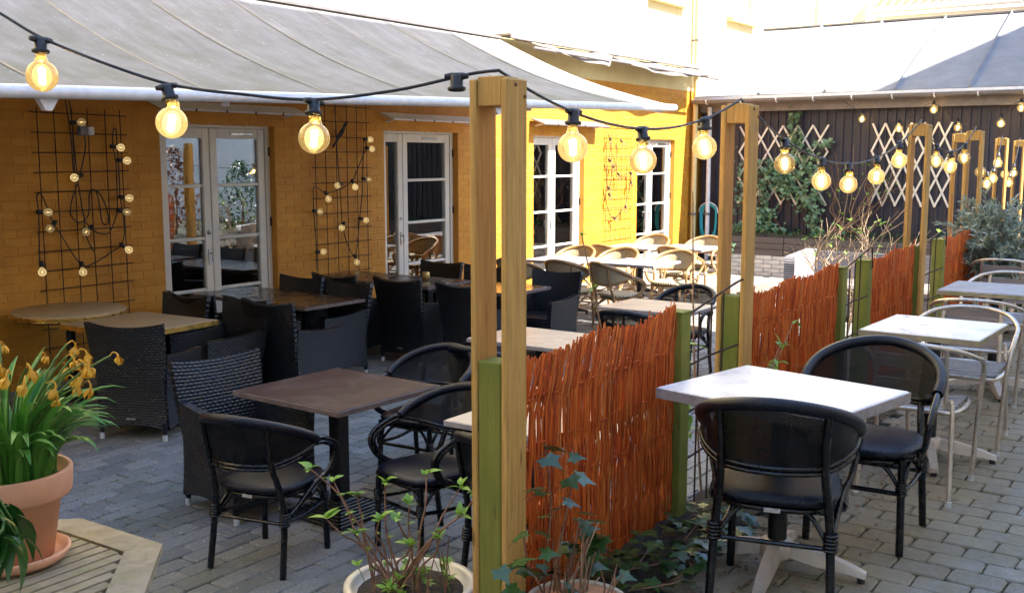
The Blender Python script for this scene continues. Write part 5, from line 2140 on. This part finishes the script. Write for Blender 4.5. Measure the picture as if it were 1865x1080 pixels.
# sprouting shrubs in the gaps of the fence
def twiggy(name, label, base, tips, leafn, leafsz, rad, sd, mat='stem', leaves=LEAF_S, cat='shrub'):
    t = thing(name, label, cat, base)
    q = random.Random(sd)
    bz = Vector(base)
    for tp in tips:
        e = V(*tp) - bz
        b0 = V(q.uniform(-.03, .03), q.uniform(-.03, .03), 0)
        mid = b0.lerp(e, .5) + V(q.uniform(-.05, .05), q.uniform(-.05, .05), q.uniform(0, .04))
        part('stem', MB().tube([b0, mid, e], [rad, rad * .7, rad * .4], 6, k=5), M[mat], t)
        for s_ in (.45, .65, .85, 1.0):
            p = b0.lerp(mid, s_ * 2) if s_ < .5 else mid.lerp(e, s_ * 2 - 1)
            for j in range(leafn):
                d = V(q.uniform(-1, 1), q.uniform(-1, 1), q.uniform(-.1, 1)).normalized()
                link('leaf', q.choice(leaves), t, p, d.to_track_quat('Y', 'Z'), leafsz * q.uniform(.6, 1.3))
    return t


twiggy('budding_shrub', 'low shrub with opening buds before the second willow panel', (4.72, 1.86, .02), [(4.95, 1.8, .72), (5.18, 1.82, .80), (4.88, 1.8, .66), (5.05, 1.84, .62)], 3, .055, .006, 51, 'dry')
twiggy('green_shrub', 'bright green broad-leaved shrub in the fence gap behind the nearest table', (4.62, 2.25, .0), [(4.5, 2.22, .62), (4.62, 2.2, .55), (4.72, 2.24, .70), (4.78, 2.2, .52), (4.55, 2.3, .45), (4.68, 2.22, .40)], 4, .12, .005, 52)
twiggy('tall_twig', 'single tall budding twig leaning before the second post', (5.35, 2.35, LOW + .02), [(4.971, 2.3, 1.476)], 1, .03, .008, 53, 'dry')
twiggy('sprouting_branch', 'slanting branch with young leaves above the nearest willow panel', (4.6, 2.4, LOW + .02), [(3.854, 2.3, 1.316)], 5, .035, .007, 54, 'dry')
twiggy('gap_plant', 'young leafy plant between the second and third willow panels', (6.75, 2.2, .0), [(6.7, 2.2, .5), (6.85, 2.2, .6), (6.65, 2.15, .4)], 4, .08, .005, 55)

# bare shrub before the planter
t = thing('bare_shrub', 'bare tangled shrub with a few green shoots behind the fence', 'shrub', (11.9, 3.55, zl))
q = random.Random(61)
br = MB()
fine = []


def grow(p, d, L_, rad, lev):
    e = p + d * L_
    mid = p.lerp(e, .5) + V(q.uniform(-.06, .06), q.uniform(-.06, .06), 0) * L_ * 1.5
    br.tube([p, mid, e], [rad, rad * .8, rad * .6], 5)
    if lev == 0:
        fine.append(e)
        return
    for k in range(q.choice((2, 3, 3))):
        nd = (d + V(q.uniform(-.8, .8), q.uniform(-.8, .8), q.uniform(-.25, .6))).normalized()
        grow(p.lerp(e, q.uniform(.5, 1)), nd, L_ * q.uniform(.6, .85), rad * .66, lev - 1)


for k in range(7):
    a = k * .9
    grow(V(.08 * math.cos(a), .08 * math.sin(a), 0), V(.45 * math.cos(a), .45 * math.sin(a), 1).normalized(), .62, .011, 3)
part('branches', br, M['dry'], t, 'stuff')
for e in fine[::6]:
    for j in range(3):
        d = V(q.uniform(-1, 1), q.uniform(-1, 1), q.uniform(0, 1)).normalized()
        link('leaf', q.choice(LEAF_S), t, e, d.to_track_quat('Y', 'Z'), .06)
# vine tangle on the shed near the bare lattice
t = thing('climbing_vine', 'brown leafless vine climbing the bare lattice on the shed', 'vine', (18.8, 5.6, .3))
q = random.Random(63)
for k in range(16):
    y1 = q.uniform(-1.1, .6)
    part('stem', MB().tube([V(q.uniform(-.3, .1), q.uniform(-.4, .4), 0), V(q.uniform(-.15, .1), y1 * .4 + q.uniform(-.2, .2), .4), V(.05, y1 * .7, .8 + q.uniform(-.2, .2)), V(.08, y1, q.uniform(.7, 1.6))], [.011, .008, .006, .003], 5, k=4), M['dry'] if k % 2 else M['stem'], t)
for i in range(70):
    link('leaf', q.choice(LEAF_S), t, V(q.uniform(-.2, .08), q.gauss(-.1, .35), q.uniform(.15, 1.3)), leaf_rot(q), q.uniform(.05, .09))

# ivy on the shed
t = thing('shed_ivy', 'thick pale green ivy hanging over the left lattice on the shed', 'ivy', (18.9, 7.0, .26))
q = random.Random(71)
m = MB()
blobs = [(7.75, 1.1, .10, .45, 70), (7.2, 1.45, .28, .2, 150), (6.9, 1.35, .3, .22, 190), (6.45, 1.5, .22, .3, 150), (6.72, 2.35, .09, .22, 60), (6.68, 1.95, .13, .25, 90), (6.15, 1.92, .17, .07, 40), (7.3, .95, .14, .35, 120), (7.25, .5, .20, .28, 190), (7.15, .32, .28, .1, 90), (6.4, .95, .2, .3, 150), (6.3, .55, .12, .28, 80), (7.78, .35, .16, .12, 60), (7.28, .05, .06, .25, 34), (6.85, 1.1, .2, .12, 70), (6.2, .25, .1, .12, 30)]
for (y, z, sy, sz_, n) in blobs:
    for i in range(int(n * .72)):
        p = V(18.9 - abs(q.gauss(0, .06)), q.gauss(y, sy * .6), q.gauss(z, sz_ * .6)) - V(18.9, 7.0, .26)
        if p.z < .35 and p.z < -.02:
            p.x -= 1.62 if abs(y - 7.28) < .01 else 0
        d = V(-q.uniform(.1, .7), q.uniform(-.7, .7), -q.uniform(.2, 1)).normalized()
        Mx = (d.to_track_quat('Y', 'Z') @ Quaternion((0, 1, 0), q.uniform(-.6, .6))).to_matrix() * q.uniform(.055, .105)
        m.add([Mx @ Vector(v_) + p for v_ in IVYL.v], IVYL.f, smooth=True)
part('foliage', m, M['ivy_sunlit'], t, 'stuff')
for k in range(9):
    y1 = q.uniform(-.6, .8)
    part('stem', MB().tube([V(.02, q.uniform(-.3, .3), .0), V(.03, y1 * .5, .5), V(.03, y1, 1.2 + q.uniform(-.3, .7))], [.009, .007, .004], 5, k=4), M['stem'], t)

# planter growth
t = thing('planter_greenery', 'low weeds and small leaves along the raised planter', 'plant', (18.1, 6.0, .27))
q = random.Random(73)
m = MB()
f = oval_leaf(1, .4, .3)
for i in range(900):
    p = V(q.uniform(-.7, .8), q.uniform(-3.4, 1.6), abs(q.gauss(0, .05)))
    d = V(q.uniform(-1, .5), q.uniform(-1, 1), q.uniform(0, 1)).normalized()
    Mx = d.to_track_quat('Y', 'Z').to_matrix() * q.uniform(.04, .10)
    m.add([Mx @ Vector(v_) + p for v_ in f.v], f.f, smooth=True)
part('foliage', m, M['glossy_leaf'], t, 'stuff')

# olive bush
t = thing('olive_bush', 'silvery olive bush beyond the fence at the right edge', 'bush', (10.6, 2.75 - .95, .0))
q = random.Random(81)
part('trunk', MB().tube([(0, 0, 0), (.03, .02, .35), (-.02, .05, .7)], [.03, .026, .02], 8, k=3), M['dry'], t)
m = MB()
tw = MB()
f = oval_leaf(1, .22, .12, .3, 4)
for k in range(210):
    a, el = q.uniform(0, 6.28), q.uniform(-.45, 1.25)
    L_ = q.uniform(.36, .8)
    d = V(math.cos(a) * math.cos(el), math.sin(a) * math.cos(el), math.sin(el))
    p0 = V(q.uniform(-.12, .12), q.uniform(-.1, .1), q.uniform(.5, .85))
    e = p0 + V(d.x * L_ * .95, d.y * L_ * .62, d.z * L_ * .8) + V(0, .05, 0)
    tw.tube([p0, p0.lerp(e, .5) + V(0, 0, .04), e], [.006, .004, .002], 5)
    for j in range(30):
        s_ = .35 + .65 * q.random()
        p = p0.lerp(e, s_) + V(0, 0, .04 * math.sin(math.pi * s_))
        dd = (d + V(q.uniform(-1, 1), q.uniform(-1, 1), q.uniform(-.8, .8))).normalized()
        Mx = (dd.to_track_quat('Y', 'Z') @ Quaternion((0, 1, 0), q.uniform(-1, 1))).to_matrix() * q.uniform(.06, .10)
        m.add([Mx @ Vector(v_) + p for v_ in f.v], f.f, smooth=True)
part('branches', tw, M['dry'], t, 'stuff')
part('foliage', m, M['olive'], t, 'stuff')
t = thing('dark_bush', 'dark green bush below the olive at the end of the fence', 'bush', (11.4, 1.85, .0))
m = MB()
f = oval_leaf(1, .5, .3, .3, 4)
part('stem', MB().tube([(0, 0, 0), (.0, .02, .5)], .015, 6), M['stem'], t)
for i in range(800):
    p = V(q.gauss(0, .16), q.gauss(0, .16), abs(q.gauss(.35, .22)))
    d = V(q.uniform(-1, 1), q.uniform(-1, 1), q.uniform(-.6, .5)).normalized()
    Mx = d.to_track_quat('Y', 'Z').to_matrix() * q.uniform(.05, .09)
    m.add([Mx @ Vector(v_) + p for v_ in f.v], f.f, smooth=True)
part('foliage', m, M['ivy'], t, 'stuff')

# shrubs across the path, seen only as reflections in the doors
for i, (x, y, h, lab, c) in enumerate(((12.8, -.9, 1.5, 'green shrub across the path, mirrored in the leftmost door', 'glossy_leaf'), (14.3, -1.1, 1.9, 'russet shrub across the path, mirrored in the leftmost door', 'russet'), (15.9, -.8, 1.6, 'tall green shrub across the path beyond the russet one', 'glossy_leaf'))):
    if c not in M:
        M[c] = m_leaf('russet leaf', (.16, .05, .02), (.28, .10, .04), .5, .2)
    t = thing('garden_shrub', lab, 'shrub', (x, y, 0))
    q = random.Random(90 + i)
    part('trunk', MB().tube([(0, 0, 0), (.03, .02, h * .5)], [.03, .018], 6), M['stem'], t)
    m = MB()
    f = oval_leaf(1, .45, .3, .3, 4)
    for k in range(900):
        a, rd = q.uniform(0, 6.28), .62 * math.sqrt(q.random())
        z = q.uniform(.1, h)
        rd *= math.sin(math.pi * min(1, .25 + .7 * z / h))
        p_ = V(rd * math.cos(a), rd * math.sin(a), z)
        d = V(q.uniform(-1, 1), q.uniform(-1, 1), q.uniform(-.6, .5)).normalized()
        Mx = d.to_track_quat('Y', 'Z').to_matrix() * q.uniform(.08, .14)
        m.add([Mx @ Vector(v_) + p_ for v_ in f.v], f.f, smooth=True)
    part('foliage', m, M[c], t, 'stuff')

deb = MB()
q = random.Random(33)
for i in range(700):
    x, y = q.uniform(2.6, 9), q.uniform(2.4, 7.5)
    s_ = q.uniform(.003, .011)
    a = q.uniform(0, 6.28)
    deb.add([V(math.cos(a + k * 1.57) * s_ * (1 if k % 2 else .6), math.sin(a + k * 1.57) * s_ * (1 if k % 2 else .6), q.uniform(0, .004)) + V(x, y, LOW + .017) for k in range(4)], [(0, 1, 2, 3)])
struct('grit', deb, m_leaf('pale grit and petals', (.28, .24, .18), (.55, .52, .46), .8, .1), 'stuff', 'pale grit and petal crumbs scattered on the patio')
moss = MB()
for i in range(5200):
    row = q.randrange(0, 36)
    y = 2.25 + (row + .5) * .126 + q.gauss(0, .006)
    x = q.uniform(2.4, 8)
    if math.sin(x * 1.7 + row) + math.sin(y * 2.3 + x * .6) < .2:
        continue
    s_ = q.uniform(.004, .011)
    a = q.uniform(0, 6.28)
    moss.add([V(math.cos(a + k * 2.1) * s_ * 1.6, math.sin(a + k * 2.1) * s_ * .8, q.uniform(-.002, .006)) + V(x, y, LOW + .012) for k in range(3)], [(0, 1, 2)])
struct('joint_moss', moss, m_leaf('moss', (.06, .11, .015), (.12, .19, .03), .8, .2), 'stuff', 'green moss growing in the patio joints')
